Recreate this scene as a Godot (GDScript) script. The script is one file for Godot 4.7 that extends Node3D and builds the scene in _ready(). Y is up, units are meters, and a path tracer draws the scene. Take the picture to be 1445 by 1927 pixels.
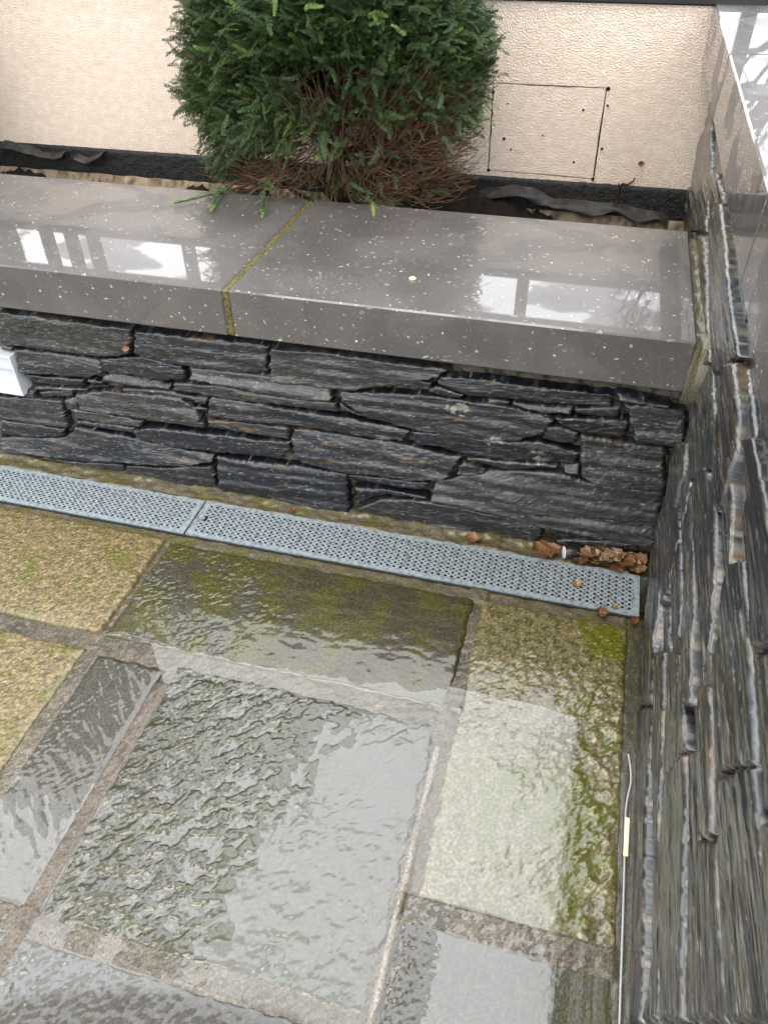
extends Node3D

const EYE := Vector3(-0.2242, 1.18, 1.2862)
var eye_basis := Basis(Vector3(0.96623397, -0.01005621, -0.25746997), Vector3(-0.16152754, 0.75487688, -0.63566481), Vector3(0.2007505, 0.65578943, 0.72776333))
var rng := RandomNumberGenerator.new()
var ns := FastNoiseLite.new()      # one octave
var nf := FastNoiseLite.new()      # four octaves
var nc := FastNoiseLite.new()      # cells
var M := {}

# frames: u (right), v (up), w (towards the viewer) of each surface
var FLOOR := Basis(Vector3(1, 0, 0), Vector3(0, 0, -1), Vector3(0, 1, 0))
var BACK := Basis(Vector3(1, 0, 0), Vector3(0, 1, 0), Vector3(0, 0, 1))
var SIDE := Basis(Vector3(0, 0, 1), Vector3(0, 1, 0), Vector3(-1, 0, 0))

const COPE_TOP := 0.542
const COPE_LOW := 0.444
const RENDER_Z := -0.98

func _ready() -> void:
	rng.seed = 20417
	ns.noise_type = FastNoiseLite.TYPE_SIMPLEX_SMOOTH; ns.frequency = 1.0; ns.fractal_type = FastNoiseLite.FRACTAL_NONE; ns.seed = 3
	nf.noise_type = FastNoiseLite.TYPE_SIMPLEX_SMOOTH; nf.frequency = 1.0; nf.fractal_type = FastNoiseLite.FRACTAL_FBM; nf.fractal_octaves = 4; nf.seed = 11
	nc.noise_type = FastNoiseLite.TYPE_CELLULAR; nc.frequency = 1.0; nc.fractal_type = FastNoiseLite.FRACTAL_NONE; nc.seed = 5
	nc.cellular_return_type = FastNoiseLite.RETURN_DISTANCE2_SUB
	make_camera_and_light()
	make_materials()
	make_ground()
	make_paving()
	make_back_wall()
	make_side_wall()
	make_copings()
	make_render_wall()
	make_house()
	make_bare_tree()
	make_bed()
	make_drain()
	make_wall_light()
	make_bushes()
	make_litter()

# ------------------------------------------------------------------ camera, sky, sun
func make_camera_and_light() -> void:
	var cam := Camera3D.new(); cam.name = "camera"; cam.fov = 67.316; cam.near = 0.02; cam.far = 400.0
	add_child(cam); cam.transform = Transform3D(eye_basis, EYE); cam.current = true
	var sky_m := ProceduralSkyMaterial.new()
	sky_m.sky_top_color = Color(0.98, 0.99, 1.0); sky_m.sky_horizon_color = Color(0.66, 0.67, 0.68); sky_m.sky_energy_multiplier = 1.5; sky_m.sky_curve = 0.25
	sky_m.ground_bottom_color = Color(0.25, 0.24, 0.22); sky_m.ground_horizon_color = Color(0.5, 0.5, 0.48)
	sky_m.sun_angle_max = 1.0
	var sky := Sky.new(); sky.sky_material = sky_m
	var env := Environment.new()
	env.background_mode = Environment.BG_SKY; env.sky = sky
	env.tonemap_mode = Environment.TONE_MAPPER_LINEAR
	env.tonemap_exposure = 2.1
	env.sdfgi_enabled = true; env.ssao_enabled = true; env.ssil_enabled = true
	var we := WorldEnvironment.new(); we.name = "world_environment"; we.environment = env; add_child(we)
	var sun := DirectionalLight3D.new(); sun.name = "sun"; sun.light_energy = 0.3; sun.light_angular_distance = 30.0
	sun.light_color = Color(1.0, 0.96, 0.9); sun.shadow_enabled = true
	add_child(sun); sun.look_at_from_position(Vector3(-0.7, 3.6, 1.1), Vector3(0, 0, 0), Vector3.UP)

# a pixel of the photograph (1445 x 1927) met with a plane: axis 0, 1 or 2 at the given value
func hit(px: float, py: float, axis: int, value: float) -> Vector3:
	var d: Vector3 = eye_basis * Vector3((px - 722.5) / 1447.0, -(py - 963.5) / 1447.0, -1.0)
	return EYE + d * ((value - EYE[axis]) / d[axis])

# ------------------------------------------------------------------ materials
func noise_tex(freq: float, octaves: int, colors: Array, offsets: Array, seed_: int, kind := FastNoiseLite.TYPE_SIMPLEX_SMOOTH, size := 512) -> NoiseTexture2D:
	var n := FastNoiseLite.new(); n.noise_type = kind; n.frequency = freq; n.seed = seed_
	n.fractal_type = FastNoiseLite.FRACTAL_FBM if octaves > 1 else FastNoiseLite.FRACTAL_NONE
	n.fractal_octaves = octaves
	var t := NoiseTexture2D.new(); t.width = size; t.height = size; t.seamless = true; t.noise = n
	var g := Gradient.new(); g.offsets = PackedFloat32Array(offsets); g.colors = PackedColorArray(colors)
	t.color_ramp = g
	return t

func grey(a: float) -> Color:
	return Color(a, a, a)

func mat(called: String, color: Color, rough: float, spec := 0.5, scale := Vector3.ONE) -> StandardMaterial3D:
	var m := StandardMaterial3D.new(); m.resource_name = called; m.albedo_color = color; m.roughness = rough; m.metallic_specular = spec
	m.uv1_triplanar = true; m.uv1_world_triplanar = true; m.uv1_scale = scale
	M[called] = m
	return m

func bump(m: StandardMaterial3D, t: Texture2D, cm: float) -> void:
	m.heightmap_enabled = true; m.heightmap_texture = t; m.heightmap_scale = cm

func coat(m: StandardMaterial3D, amount: float, rough: float, t: Texture2D = null) -> void:
	m.clearcoat_enabled = true; m.clearcoat = amount; m.clearcoat_roughness = rough
	if t: m.clearcoat_texture = t

func coping_image() -> ImageTexture:
	var size := 1536
	var im := Image.create(size, size, false, Image.FORMAT_RGB8)
	var r := RandomNumberGenerator.new(); r.seed = 77
	var n := FastNoiseLite.new(); n.frequency = 0.008; n.fractal_octaves = 5; n.seed = 4
	var cloud := n.get_seamless_image(512, 512)
	cloud.resize(size, size, Image.INTERPOLATE_CUBIC)
	var n2 := FastNoiseLite.new(); n2.frequency = 0.12; n2.fractal_octaves = 3; n2.seed = 9
	var fine := n2.get_seamless_image(512, 512)
	for y in size:
		for x in size:
			var a := 0.8 + 0.22 * cloud.get_pixel(x, y).r + 0.22 * (fine.get_pixel(x % 512, y % 512).r - 0.5)
			im.set_pixel(x, y, Color(0.335 * a, 0.32 * a, 0.314 * a))
	for k in 6500:
		var cx := r.randi() % size
		var cy := r.randi() % size
		var big := r.randf()
		var faint := r.randf() < 0.8
		var la := r.randf_range(1.6, 5.0) if big < 0.93 else r.randf_range(6.0, 13.0)
		var lb := la * r.randf_range(0.25, 0.9) if big < 0.93 else r.randf_range(1.4, 2.6)
		if faint:
			la *= 0.5
			lb = maxf(lb * 0.5, 0.7)
		var ring := r.randf() < 0.05 and not faint
		if ring:
			la = r.randf_range(4.0, 8.0); lb = la * r.randf_range(0.6, 0.95)
		var an := r.randf_range(-0.5, 0.5) if r.randf() < 0.6 else r.randf_range(-1.6, 1.6)
		var tone := r.randf_range(0.62, 0.95) if r.randf() < 0.9 else r.randf_range(0.26, 0.36)
		var ca := cos(an)
		var sa := sin(an)
		var reach := int(ceil(la)) + 1
		for dy in range(-reach, reach + 1):
			for dx in range(-reach, reach + 1):
				var p := (dx * ca + dy * sa) / la
				var q := (-dx * sa + dy * ca) / lb
				var d := p * p + q * q
				if d < 1.0 and not (ring and d < 0.42):
					var xx := posmod(cx + dx, size)
					var yy := posmod(cy + dy, size)
					var old := im.get_pixel(xx, yy)
					im.set_pixel(xx, yy, old.lerp(Color(tone, tone * 0.975, tone * 0.95), (0.4 if faint else 0.7) * minf(1.0, (1.0 - d) * 2.5)))
	return ImageTexture.create_from_image(im)

func make_materials() -> void:
	var grain := noise_tex(0.09, 4, [grey(0.62), grey(1.0)], [0.25, 0.75], 1)
	var mottle := noise_tex(0.02, 5, [grey(0.5), grey(0.85), grey(1.0)], [0.2, 0.5, 0.8], 2)
	var fine := noise_tex(0.16, 3, [grey(0), grey(1)], [0.1, 0.9], 3)
	var soft := noise_tex(0.012, 3, [grey(0), grey(1)], [0.1, 0.9], 4)
	var worm := noise_tex(0.055, 2, [grey(0), grey(0.35), grey(1)], [0.3, 0.45, 0.68], 5)
	var streak := noise_tex(0.03, 5, [grey(0.42), grey(0.72), grey(0.86), grey(1)], [0.2, 0.45, 0.6, 0.8], 6)
	var wet := noise_tex(0.008, 4, [grey(0.25), grey(0.35), grey(1), grey(1)], [0.0, 0.38, 0.46, 1.0], 8)
	# wet sandstone: colour comes with the vertices
	var m := mat("wet_slab", Color.WHITE, 0.3, 0.5, Vector3(3.1, 3.1, 3.1))
	m.vertex_color_use_as_albedo = true; m.albedo_texture = grain; bump(m, fine, 0.03); coat(m, 0.75, 0.02)
	m = mat("damp_slab", Color.WHITE, 0.45, 0.5, Vector3(2.3, 2.3, 2.3))
	m.vertex_color_use_as_albedo = true; m.albedo_texture = grain; bump(m, fine, 0.12); coat(m, 0.55, 0.12)
	m = mat("mortar", Color.WHITE, 0.5, 0.5, Vector3(4, 4, 4))
	m.vertex_color_use_as_albedo = true; m.albedo_texture = grain; bump(m, fine, 0.12); coat(m, 0.5, 0.15)
	m = mat("slate", Color.WHITE, 0.42, 0.5, Vector3(2.0, 11.0, 2.0))
	m.vertex_color_use_as_albedo = true; m.albedo_texture = streak; bump(m, streak, 0.015); coat(m, 0.35, 0.16)
	m = mat("slate_side", Color.WHITE, 0.38, 0.6, Vector3(1.3, 11.0, 1.3))
	m.vertex_color_use_as_albedo = true; m.albedo_texture = streak; bump(m, streak, 0.05); coat(m, 0.6, 0.22)
	m = mat("wall_core", Color(0.38, 0.355, 0.31), 0.9, 0.4, Vector3(4, 4, 4))
	m.albedo_texture = mottle; bump(m, grain, 0.3)
	m = mat("coping", Color.WHITE, 0.45, 0.5, Vector3(1.0, 1.0, 1.0))
	m.albedo_texture = coping_image(); bump(m, soft, 0.02); coat(m, 1.0, 0.025, wet)
	m.uv1_triplanar_sharpness = 12.0
	m = mat("moss_joint", Color(0.44, 0.39, 0.16), 0.6, 0.5, Vector3(9, 9, 9))
	m.albedo_texture = mottle; bump(m, fine, 0.15); coat(m, 0.5, 0.2)
	m = mat("dark_joint", Color(0.13, 0.11, 0.095), 0.8, 0.4, Vector3(9, 9, 9))
	m = mat("render", Color(0.93, 0.862, 0.805), 0.85, 0.3, Vector3(5.2, 7.0, 5.2))
	m.albedo_texture = noise_tex(0.01, 5, [Color(0.95, 0.935, 0.91), grey(1)], [0.1, 0.9], 21); bump(m, worm, 0.24)
	m = mat("bitumen", Color(0.13, 0.118, 0.115), 0.55, 0.5, Vector3(5, 5, 5))
	m.albedo_texture = mottle; bump(m, worm, 0.1)
	m = mat("felt", Color(0.2, 0.19, 0.185), 0.6, 0.5, Vector3(4, 4, 4)); m.albedo_texture = mottle; bump(m, fine, 0.04)
	m = mat("pale_footing", Color(0.62, 0.55, 0.46), 0.85, 0.3, Vector3(3, 3, 3)); m.albedo_texture = mottle; bump(m, grain, 0.1)
	m = mat("soil", Color(0.17, 0.13, 0.105), 0.8, 0.4, Vector3(7, 7, 7)); m.albedo_texture = mottle; bump(m, fine, 0.5)
	m = mat("steel", Color(0.58, 0.62, 0.65), 0.45, 0.5, Vector3(4, 4, 4))
	m.metallic = 0.15; m.albedo_texture = noise_tex(0.03, 4, [Color(0.74, 0.73, 0.71), Color(0.9, 0.91, 0.92), grey(1)], [0.22, 0.38, 0.7], 23); bump(m, soft, 0.008)
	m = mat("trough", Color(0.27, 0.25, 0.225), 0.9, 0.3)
	m = mat("black_metal", Color(0.06, 0.06, 0.065), 0.45, 0.5)
	m = mat("white_paint", Color(0.73, 0.74, 0.76), 0.4, 0.5)
	m = mat("bark", Color(0.3, 0.18, 0.115), 0.8, 0.4, Vector3(8, 3, 8)); m.albedo_texture = mottle; bump(m, grain, 0.3)
	m = mat("dead_twig", Color(0.45, 0.345, 0.265), 0.7, 0.4); m.vertex_color_use_as_albedo = true
	m = mat("needle", Color.WHITE, 0.5, 0.38); m.vertex_color_use_as_albedo = true
	m.backlight_enabled = true; m.backlight = Color(0.25, 0.3, 0.12)
	m = mat("leaf", Color.WHITE, 0.5, 0.5, Vector3(20, 20, 20)); m.vertex_color_use_as_albedo = true; m.albedo_texture = mottle
	m = mat("water", Color(0.3, 0.32, 0.3, 0.03), 0.0, 0.5); m.transparency = BaseMaterial3D.TRANSPARENCY_ALPHA
	m = mat("ground", Color(0.36, 0.34, 0.3), 0.85, 0.4, Vector3(1.5, 1.5, 1.5)); m.albedo_texture = mottle
	m = mat("house_wall", Color(0.33, 0.29, 0.24), 0.85, 0.4)
	m = mat("white_blind", Color(0.9, 0.9, 0.88), 0.8, 0.4)
	m = mat("dark_glass", Color(0.05, 0.055, 0.06), 0.1, 0.5)
	m = mat("hole_shade_speck", Color(0.1, 0.09, 0.085), 0.9, 0.3)  # dark tone painted in for shade inside holes and slots; also dirt specks
	m = mat("cord", Color(0.6, 0.6, 0.62), 0.5, 0.5)
	m = mat("wood_stick", Color(0.93, 0.87, 0.7), 0.6, 0.4)
	m = mat("cap_plastic", Color(0.13, 0.115, 0.105), 0.35, 0.5)
	m = mat("lichen", Color(0.72, 0.68, 0.6), 0.8, 0.4, Vector3(12, 12, 12)); m.albedo_texture = mottle

# ------------------------------------------------------------------ small helpers
var taken := {}
func numbered(called: String) -> String:
	taken[called] = taken.get(called, -1) + 1
	return called if taken[called] == 0 else "%s_%03d" % [called, taken[called]]

func thing(called: String, label: String, category: String, at := Vector3.ZERO, group := "") -> Node3D:
	var o := Node3D.new(); o.name = numbered(called); add_child(o); o.position = at
	tag(o, label, category, group)
	return o

func tag(o: Node, label: String, category: String, group := "") -> void:
	o.set_meta("label", label); o.set_meta("category", category)
	if group != "": o.set_meta("group", group)

func structure(called: String, label: String) -> Node3D:
	var o := Node3D.new(); o.name = numbered(called); add_child(o)
	o.set_meta("kind", "structure"); o.set_meta("label", label); o.set_meta("category", called.replace("_", " "))
	return o

func obj(called: String, mesh: Mesh, m: Material, parent: Node = null, at := Transform3D.IDENTITY) -> MeshInstance3D:
	var o := MeshInstance3D.new(); o.mesh = mesh; o.material_override = m; o.transform = at
	if parent == null:
		o.name = numbered(called); add_child(o)
	else:
		o.name = called; parent.add_child(o, true)
	return o

func commit(v: PackedVector3Array, idx: PackedInt32Array, col := PackedColorArray()) -> ArrayMesh:
	var a := []
	a.resize(Mesh.ARRAY_MAX)
	a[Mesh.ARRAY_VERTEX] = v; a[Mesh.ARRAY_INDEX] = idx
	if col.size(): a[Mesh.ARRAY_COLOR] = col
	var st := SurfaceTool.new(); st.create_from_arrays(a); st.generate_normals()
	return st.commit()

func grid_index(nx: int, ny: int) -> PackedInt32Array:     # nx, ny: vertices; u right, v up, clockwise
	var idx := PackedInt32Array()
	for j in ny - 1:
		for i in nx - 1:
			var a := j * nx + i
			idx.append_array(PackedInt32Array([a, a + nx, a + nx + 1, a, a + nx + 1, a + 1]))
	return idx

func poly_at(p: Array, t: float) -> Vector2:      # a point on a polyline by its share of the width
	var x: float = lerpf(p[0].x, p[-1].x, t)
	for k in p.size() - 1:
		var a: Vector2 = p[k]
		var b: Vector2 = p[k + 1]
		if x <= b.x or k == p.size() - 2:
			return Vector2(x, lerpf(a.y, b.y, clampf((x - a.x) / maxf(b.x - a.x, 1e-5), 0, 1)))
	return p[0]

func bevel_box(size: Vector3, b: float, wave := 0.0) -> ArrayMesh:    # centred; edges chamfered
	var st := SurfaceTool.new(); st.begin(Mesh.PRIMITIVE_TRIANGLES)
	var h := size / 2
	var q := func(a: Vector3, c: Vector3, d: Vector3, e: Vector3, out: Vector3):
		st.set_smooth_group(-1)
		var pts := [a, c, d, e]
		if (c - a).cross(d - a).dot(out) > 0: pts = [a, e, d, c]
		for k in [0, 1, 2, 0, 2, 3]: st.add_vertex(pts[k])
	for ax in 3:
		for s in [-1.0, 1.0]:
			var u := (ax + 1) % 3
			var v := (ax + 2) % 3
			var f := []
			for c in [[-1, -1], [1, -1], [1, 1], [-1, 1]]:
				var p := Vector3.ZERO
				p[ax] = s * h[ax]; p[u] = c[0] * (h[u] - b); p[v] = c[1] * (h[v] - b)
				f.append(p)
			var n := Vector3.ZERO
			n[ax] = s
			q.call(f[0], f[1], f[2], f[3], n)
			for s2 in [-1.0, 1.0]:          # chamfer between the faces of ax and u
				var p1 := Vector3.ZERO
				p1[ax] = s * h[ax]; p1[u] = s2 * (h[u] - b); p1[v] = -(h[v] - b)
				var p2 := p1
				p2[v] = h[v] - b
				var p3 := p2
				p3[ax] = s * (h[ax] - b); p3[u] = s2 * h[u]
				var p4 := p3
				p4[v] = -(h[v] - b)
				var n2 := Vector3.ZERO
				n2[ax] = s; n2[u] = s2
				q.call(p1, p2, p3, p4, n2)
	for sx in [-1.0, 1.0]:
		for sy in [-1.0, 1.0]:
			for sz in [-1.0, 1.0]:
				var a := Vector3(sx * h.x, sy * (h.y - b), sz * (h.z - b))
				var c := Vector3(sx * (h.x - b), sy * h.y, sz * (h.z - b))
				var d := Vector3(sx * (h.x - b), sy * (h.y - b), sz * h.z)
				if (c - a).cross(d - a).dot(Vector3(sx, sy, sz)) > 0: 
					var sw := c
					c = d; d = sw
				st.set_smooth_group(-1)
				st.add_vertex(a); st.add_vertex(c); st.add_vertex(d)
	st.generate_normals()
	return st.commit()

func box(called: String, lo: Vector3, hi: Vector3, m: Material, parent: Node = null, b := 0.002) -> MeshInstance3D:
	return obj(called, bevel_box(hi - lo, b), m, parent, Transform3D(Basis.IDENTITY, (lo + hi) / 2))

# a tapered tube along points, appended to arrays
func tube_into(v: PackedVector3Array, idx: PackedInt32Array, col: PackedColorArray, pts: Array, r0: float, r1: float, sides: int, c: Color) -> void:
	var first := v.size()
	for k in pts.size():
		var dir: Vector3 = (pts[mini(k + 1, pts.size() - 1)] - pts[maxi(k - 1, 0)]).normalized()
		var a := dir.cross(Vector3(0.31, 0.2, 0.93)).normalized()
		var b := dir.cross(a)
		var r := lerpf(r0, r1, float(k) / (pts.size() - 1))
		for s in sides:
			var t := TAU * s / sides
			v.append(pts[k] + (a * cos(t) + b * sin(t)) * r); col.append(c)
	for k in pts.size() - 1:
		for s in sides:
			var i0 := first + k * sides + s
			var i1 := first + k * sides + (s + 1) % sides
			idx.append_array(PackedInt32Array([i0, i1, i1 + sides, i0, i1 + sides, i0 + sides]))

func tube(pts: Array, r0: float, r1: float, sides := 8, c := Color.WHITE) -> ArrayMesh:
	var v := PackedVector3Array()
	var idx := PackedInt32Array()
	var col := PackedColorArray()
	tube_into(v, idx, col, pts, r0, r1, sides, c)
	return commit(v, idx, col)

# ------------------------------------------------------------------ ground and paving
func make_ground() -> void:
	var g := structure("ground", "plain ground lying under and around the paved yard")
	var p := PlaneMesh.new(); p.size = Vector2(160, 160)
	obj("ground_sheet", p, M.ground, g, Transform3D(Basis.IDENTITY, Vector3(0, -0.14, 0)))

func slab_color(k: String, x: float, z: float) -> Color:
	var a := nf.get_noise_2d(x * 9 + 3, z * 9)
	var b := nf.get_noise_2d(x * 38, z * 38 + 7)
	var c := nf.get_noise_2d(x * 110 + 5, z * 110)
	var o: Color
	match k:
		"ochre":
			o = Color(0.235, 0.172, 0.067).lerp(Color(0.12, 0.09, 0.03), clampf(0.5 + b * 1.6, 0, 1)).lerp(Color(0.33, 0.26, 0.13), clampf(c * 1.6, 0, 0.45))
			o = o.lerp(Color(0.13, 0.12, 0.015), clampf(a * 2.6 - 0.25 + b * 0.6, 0, 0.75))
		"olive":
			o = Color(0.052, 0.047, 0.026).lerp(Color(0.075, 0.067, 0.042), clampf(0.5 + b * 1.5, 0, 1))
			o = o.lerp(Color(0.075, 0.070, 0.006), clampf(0.5 + a * 2.4 + b * 0.8, 0, 0.9))
			if x > -0.7: o = o.lerp(Color(0.055, 0.042, 0.018), clampf(a * -2.0 + c + 0.3, 0, 0.8))
			o = o.lerp(Color(0.13, 0.12, 0.08), clampf(c * 2.0 - 0.5, 0, 0.5))
		"mossy":
			o = Color(0.20, 0.168, 0.068).lerp(Color(0.085, 0.075, 0.02), clampf(0.5 + b * 2.0, 0, 1))
			o = o.lerp(Color(0.30, 0.25, 0.15), clampf(c * 1.8, 0, 0.6))
			var moss := nf.get_noise_2d(x * 14 + 40, z * 10)
			var near := maxf(exp(-(pow((x + 0.075) / 0.05, 2) + pow((z - 0.24) / 0.05, 2))), exp(-(pow((x + 0.10) / 0.06, 2) + pow((z - 0.64) / 0.17, 2))))
			near = maxf(near, 0.5 * exp(-(pow((x + 0.2) / 0.12, 2) + pow((z - 0.62) / 0.2, 2))))
			o = o.lerp(Color(0.125, 0.13, 0.004), clampf((near - 0.32) * 3.4 + moss * 2.0 + b * 1.5, 0, 0.95))
		"slate_grey":
			o = Color(0.072, 0.063, 0.042).lerp(Color(0.046, 0.041, 0.03), clampf(0.5 + b * 1.5, 0, 1)).lerp(Color(0.085, 0.08, 0.06), clampf(c * 1.2, 0, 0.5))
			if x > -0.13: o = o.lerp(Color(0.06, 0.062, 0.006), clampf(0.55 + b * 1.5 + (x + 0.08) * 8.0, 0, 0.9))
		"green_grey":
			o = Color(0.056, 0.054, 0.032).lerp(Color(0.044, 0.046, 0.010), clampf(0.3 + a * 2.0 + b, 0, 1)).lerp(Color(0.12, 0.12, 0.1), clampf(c * 1.6, 0, 0.35))
			o = o.lerp(Color(0.03, 0.032, 0.012), clampf(b * 2.0 - 0.2, 0, 0.6))
		_:
			o = Color(0.045, 0.04, 0.032).lerp(Color(0.03, 0.027, 0.02), clampf(0.5 + b * 1.6, 0, 1)).lerp(Color(0.1, 0.095, 0.08), clampf(c * 1.5, 0, 0.5))
	return o

# height of a slab's face above the water level in metres; s, t: shares of its width and depth
func slab_height(k: String, x: float, z: float, s: float, t: float) -> float:
	match k:
		"A":
			return 0.006 + 0.0016 * nf.get_noise_2d(x * 60, z * 60) + 0.0014 * ns.get_noise_2d(x * 190, z * 190) - 0.004 * smoothstep(0.85, 1.0, t) * (0.5 + ns.get_noise_2d(x * 14, 3.0))
		"D":
			return 0.006 + 0.0016 * nf.get_noise_2d(x * 60 + 9, z * 60) + 0.0012 * ns.get_noise_2d(x * 190, z * 190) + 0.0008 * ns.get_noise_2d(x * 10, z * 150)
		"B":
			var rough := clampf(0.55 - 1.3 * s + 1.1 * nf.get_noise_2d(x * 6, z * 6) + 0.3 * (1.0 - t), 0.06, 1.0)
			return 0.0042 - 0.0052 * smoothstep(0.55, 1.0, t) * (0.35 + 0.75 * s) + rough * (0.0016 * nf.get_noise_2d(x * 40, z * 55) + 0.0011 * ns.get_noise_2d(x * 120, z * 150)) + 0.0016 * absf(nf.get_noise_2d(x * 9, z * 16 + 8))
		"C":
			var rough := clampf(0.30 + 0.8 * s - 0.8 * absf(t - 0.30) + nf.get_noise_2d(x * 8, z * 8), 0.1, 1.0)
			var wetside := smoothstep(0.22, 0.46, t) * (1.0 - smoothstep(0.78, 1.05, s + 0.30 * nf.get_noise_2d(x * 20, z * 20)))
			return 0.0034 - 0.0068 * wetside + rough * (0.0022 * nf.get_noise_2d(x * 42, z * 42 + 3) + 0.0009 * ns.get_noise_2d(x * 150, z * 150))
		"E":
			var dx := x * 0.5 + z * 0.86
			return 0.0022 - 0.003 * t + 0.0009 * nf.get_noise_2d(dx * 12, (x - z) * 40) + 0.0004 * ns.get_noise_2d(x * 90, z * 90) * smoothstep(0.0, 0.3, nf.get_noise_2d(x * 9, z * 9 + 20))
		"F":
			var p := x * 0.80 - z * 0.6
			var q := x * 0.6 + z * 0.80
			var rough := clampf(1.2 - 0.95 * s - 0.4 * t + 0.6 * nf.get_noise_2d(x * 5 + 31, z * 5), 0.16, 1.1)
			var ridge := nf.get_noise_2d(p * 22, q * 36)
			return 0.0017 - 0.0012 * s - 0.0008 * t - 0.0040 * smoothstep(0.58, 1.0, s + 0.25 * t + 0.12 * nf.get_noise_2d(x * 9, z * 9)) + rough * (0.0026 * (smoothstep(-0.12, 0.14, ridge) - 0.5) + 0.0012 * ridge + 0.0017 * nf.get_noise_2d(p * 70, q * 85)) + 0.0016 * smoothstep(0.25, 0.6, nf.get_noise_2d(x * 4, z * 4 + 12)) - 0.0014 * smoothstep(0.07, 0.0, s)
		"G":
			var rough := clampf(0.9 - 2.6 * (x + 0.85) + 0.5 * nf.get_noise_2d(x * 7, z * 7), 0.08, 1.0)
			return 0.0006 - 0.0028 * s + rough * (0.0030 * nf.get_noise_2d((x + z) * 28, (x - z) * 55) + 0.001 * ns.get_noise_2d(x * 120, z * 120))
		"H":
			var rough := clampf(1.1 - 4.2 * s - 0.4 * t, 0.06, 1.0)
			return 0.0016 - 0.004 * smoothstep(0.0, 0.45, s) + rough * (0.0026 * nf.get_noise_2d((x + z) * 30, (x - z) * 60) + 0.001 * ns.get_noise_2d(x * 130, z * 130))
	return 0.003 + 0.0015 * nf.get_noise_2d(x * 40, z * 50)

func slab_mesh(key: String, tone: String, x0: float, x1: float, z0: float, z1: float, step: float) -> ArrayMesh:
	var nx := int((x1 - x0) / step) + 1
	var nz := int((z1 - z0) / step) + 1
	var v := PackedVector3Array()
	var col := PackedColorArray()
	for j in range(-1, nz + 1):          # v runs to -z
		for i in range(-1, nx + 1):
			var s := clampf(float(i) / (nx - 1), 0, 1)
			var t := 1.0 - clampf(float(j) / (nz - 1), 0, 1)
			var x := lerpf(x0, x1, s)
			var z := lerpf(z0, z1, t)
			x += 0.0035 * nf.get_noise_2d(z * 14, x0 * 7 + s * 3) * pow(absf(s * 2 - 1), 6)
			z += 0.0035 * nf.get_noise_2d(x * 14, z0 * 7 + t * 3) * pow(absf(t * 2 - 1), 6)
			var y := -0.03
			if i >= 0 and j >= 0 and i < nx and j < nz:
				var e := minf(minf(s, 1 - s) * (x1 - x0), minf(t, 1 - t) * (z1 - z0))
				y = slab_height(key, x, z, s, t) - 0.0045 * exp(-e / 0.004) * (1.0 + 0.7 * ns.get_noise_2d(x * 30, z * 30))
			v.append(Vector3(x, y, z)); col.append(slab_color(tone, x, z))
	return commit(v, grid_index(nx + 2, nz + 2), col)

func mortar_height(x: float, z: float) -> float:
	var h := -0.005 + 0.0018 * nf.get_noise_2d(x * 50, z * 50) + 0.001 * ns.get_noise_2d(x * 160, z * 160)
	if z < 0.2 and x < -0.03: h = -0.002 + 0.003 * nf.get_noise_2d(x * 25, z * 40)          # bed along the drain
	if z < 0.05: h = 0.003 + 0.006 * nf.get_noise_2d(x * 18, z * 30) + 0.004 * smoothstep(0.02, 0.0, z)
	if absf(x + 1.03) < 0.02 and z > 0.5: h += 0.0062
	if absf(x + 0.86) < 0.016 and z > 0.55: h += 0.0070
	if absf(z - 0.985) < 0.02: h += (0.0058 + 0.004 * nf.get_noise_2d(x * 14, 4.0)) * smoothstep(-0.4, -0.66, x)
	if absf(x + 0.333) < 0.016 and z > 0.5: h += 0.0058 * exp(-pow((x + 0.337 + 0.004 * ns.get_noise_2d(z * 12, 1)) / 0.004, 2)) * smoothstep(0.55, 0.72, z)
	if absf(x + 0.327) < 0.02 and z < 0.47: h += 0.004
	if absf(z - 0.825) < 0.02 and x > -0.34: h += 0.0052
	if absf(z - 0.49) < 0.03 and x > -1.02: h += 0.001
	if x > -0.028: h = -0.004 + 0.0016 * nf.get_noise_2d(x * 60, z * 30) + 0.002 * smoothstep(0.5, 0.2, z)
	return h

func mortar_color(x: float, z: float) -> Color:
	var a := nf.get_noise_2d(x * 12, z * 12 + 30)
	var b := nf.get_noise_2d(x * 60, z * 60)
	var c := Color(0.15, 0.122, 0.08).lerp(Color(0.06, 0.048, 0.03), clampf(0.5 + a + b * 1.2, 0, 1)).lerp(Color(0.3, 0.26, 0.2), clampf(b * 1.8 - 0.25, 0, 0.6))
	if absf(x + 0.86) < 0.02 and z > 0.5: c = c.lerp(Color(0.12, 0.07, 0.045), 0.25)
	if z < 0.21: c = c.lerp(Color(0.13, 0.12, 0.02), clampf(a * 2.0 + 0.25 + b, 0, 0.75))
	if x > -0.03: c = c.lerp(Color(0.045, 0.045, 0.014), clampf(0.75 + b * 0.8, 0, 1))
	if absf(x + 0.337) < 0.006 and z > 0.55: c = Color(0.36, 0.31, 0.25)
	return c

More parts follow.
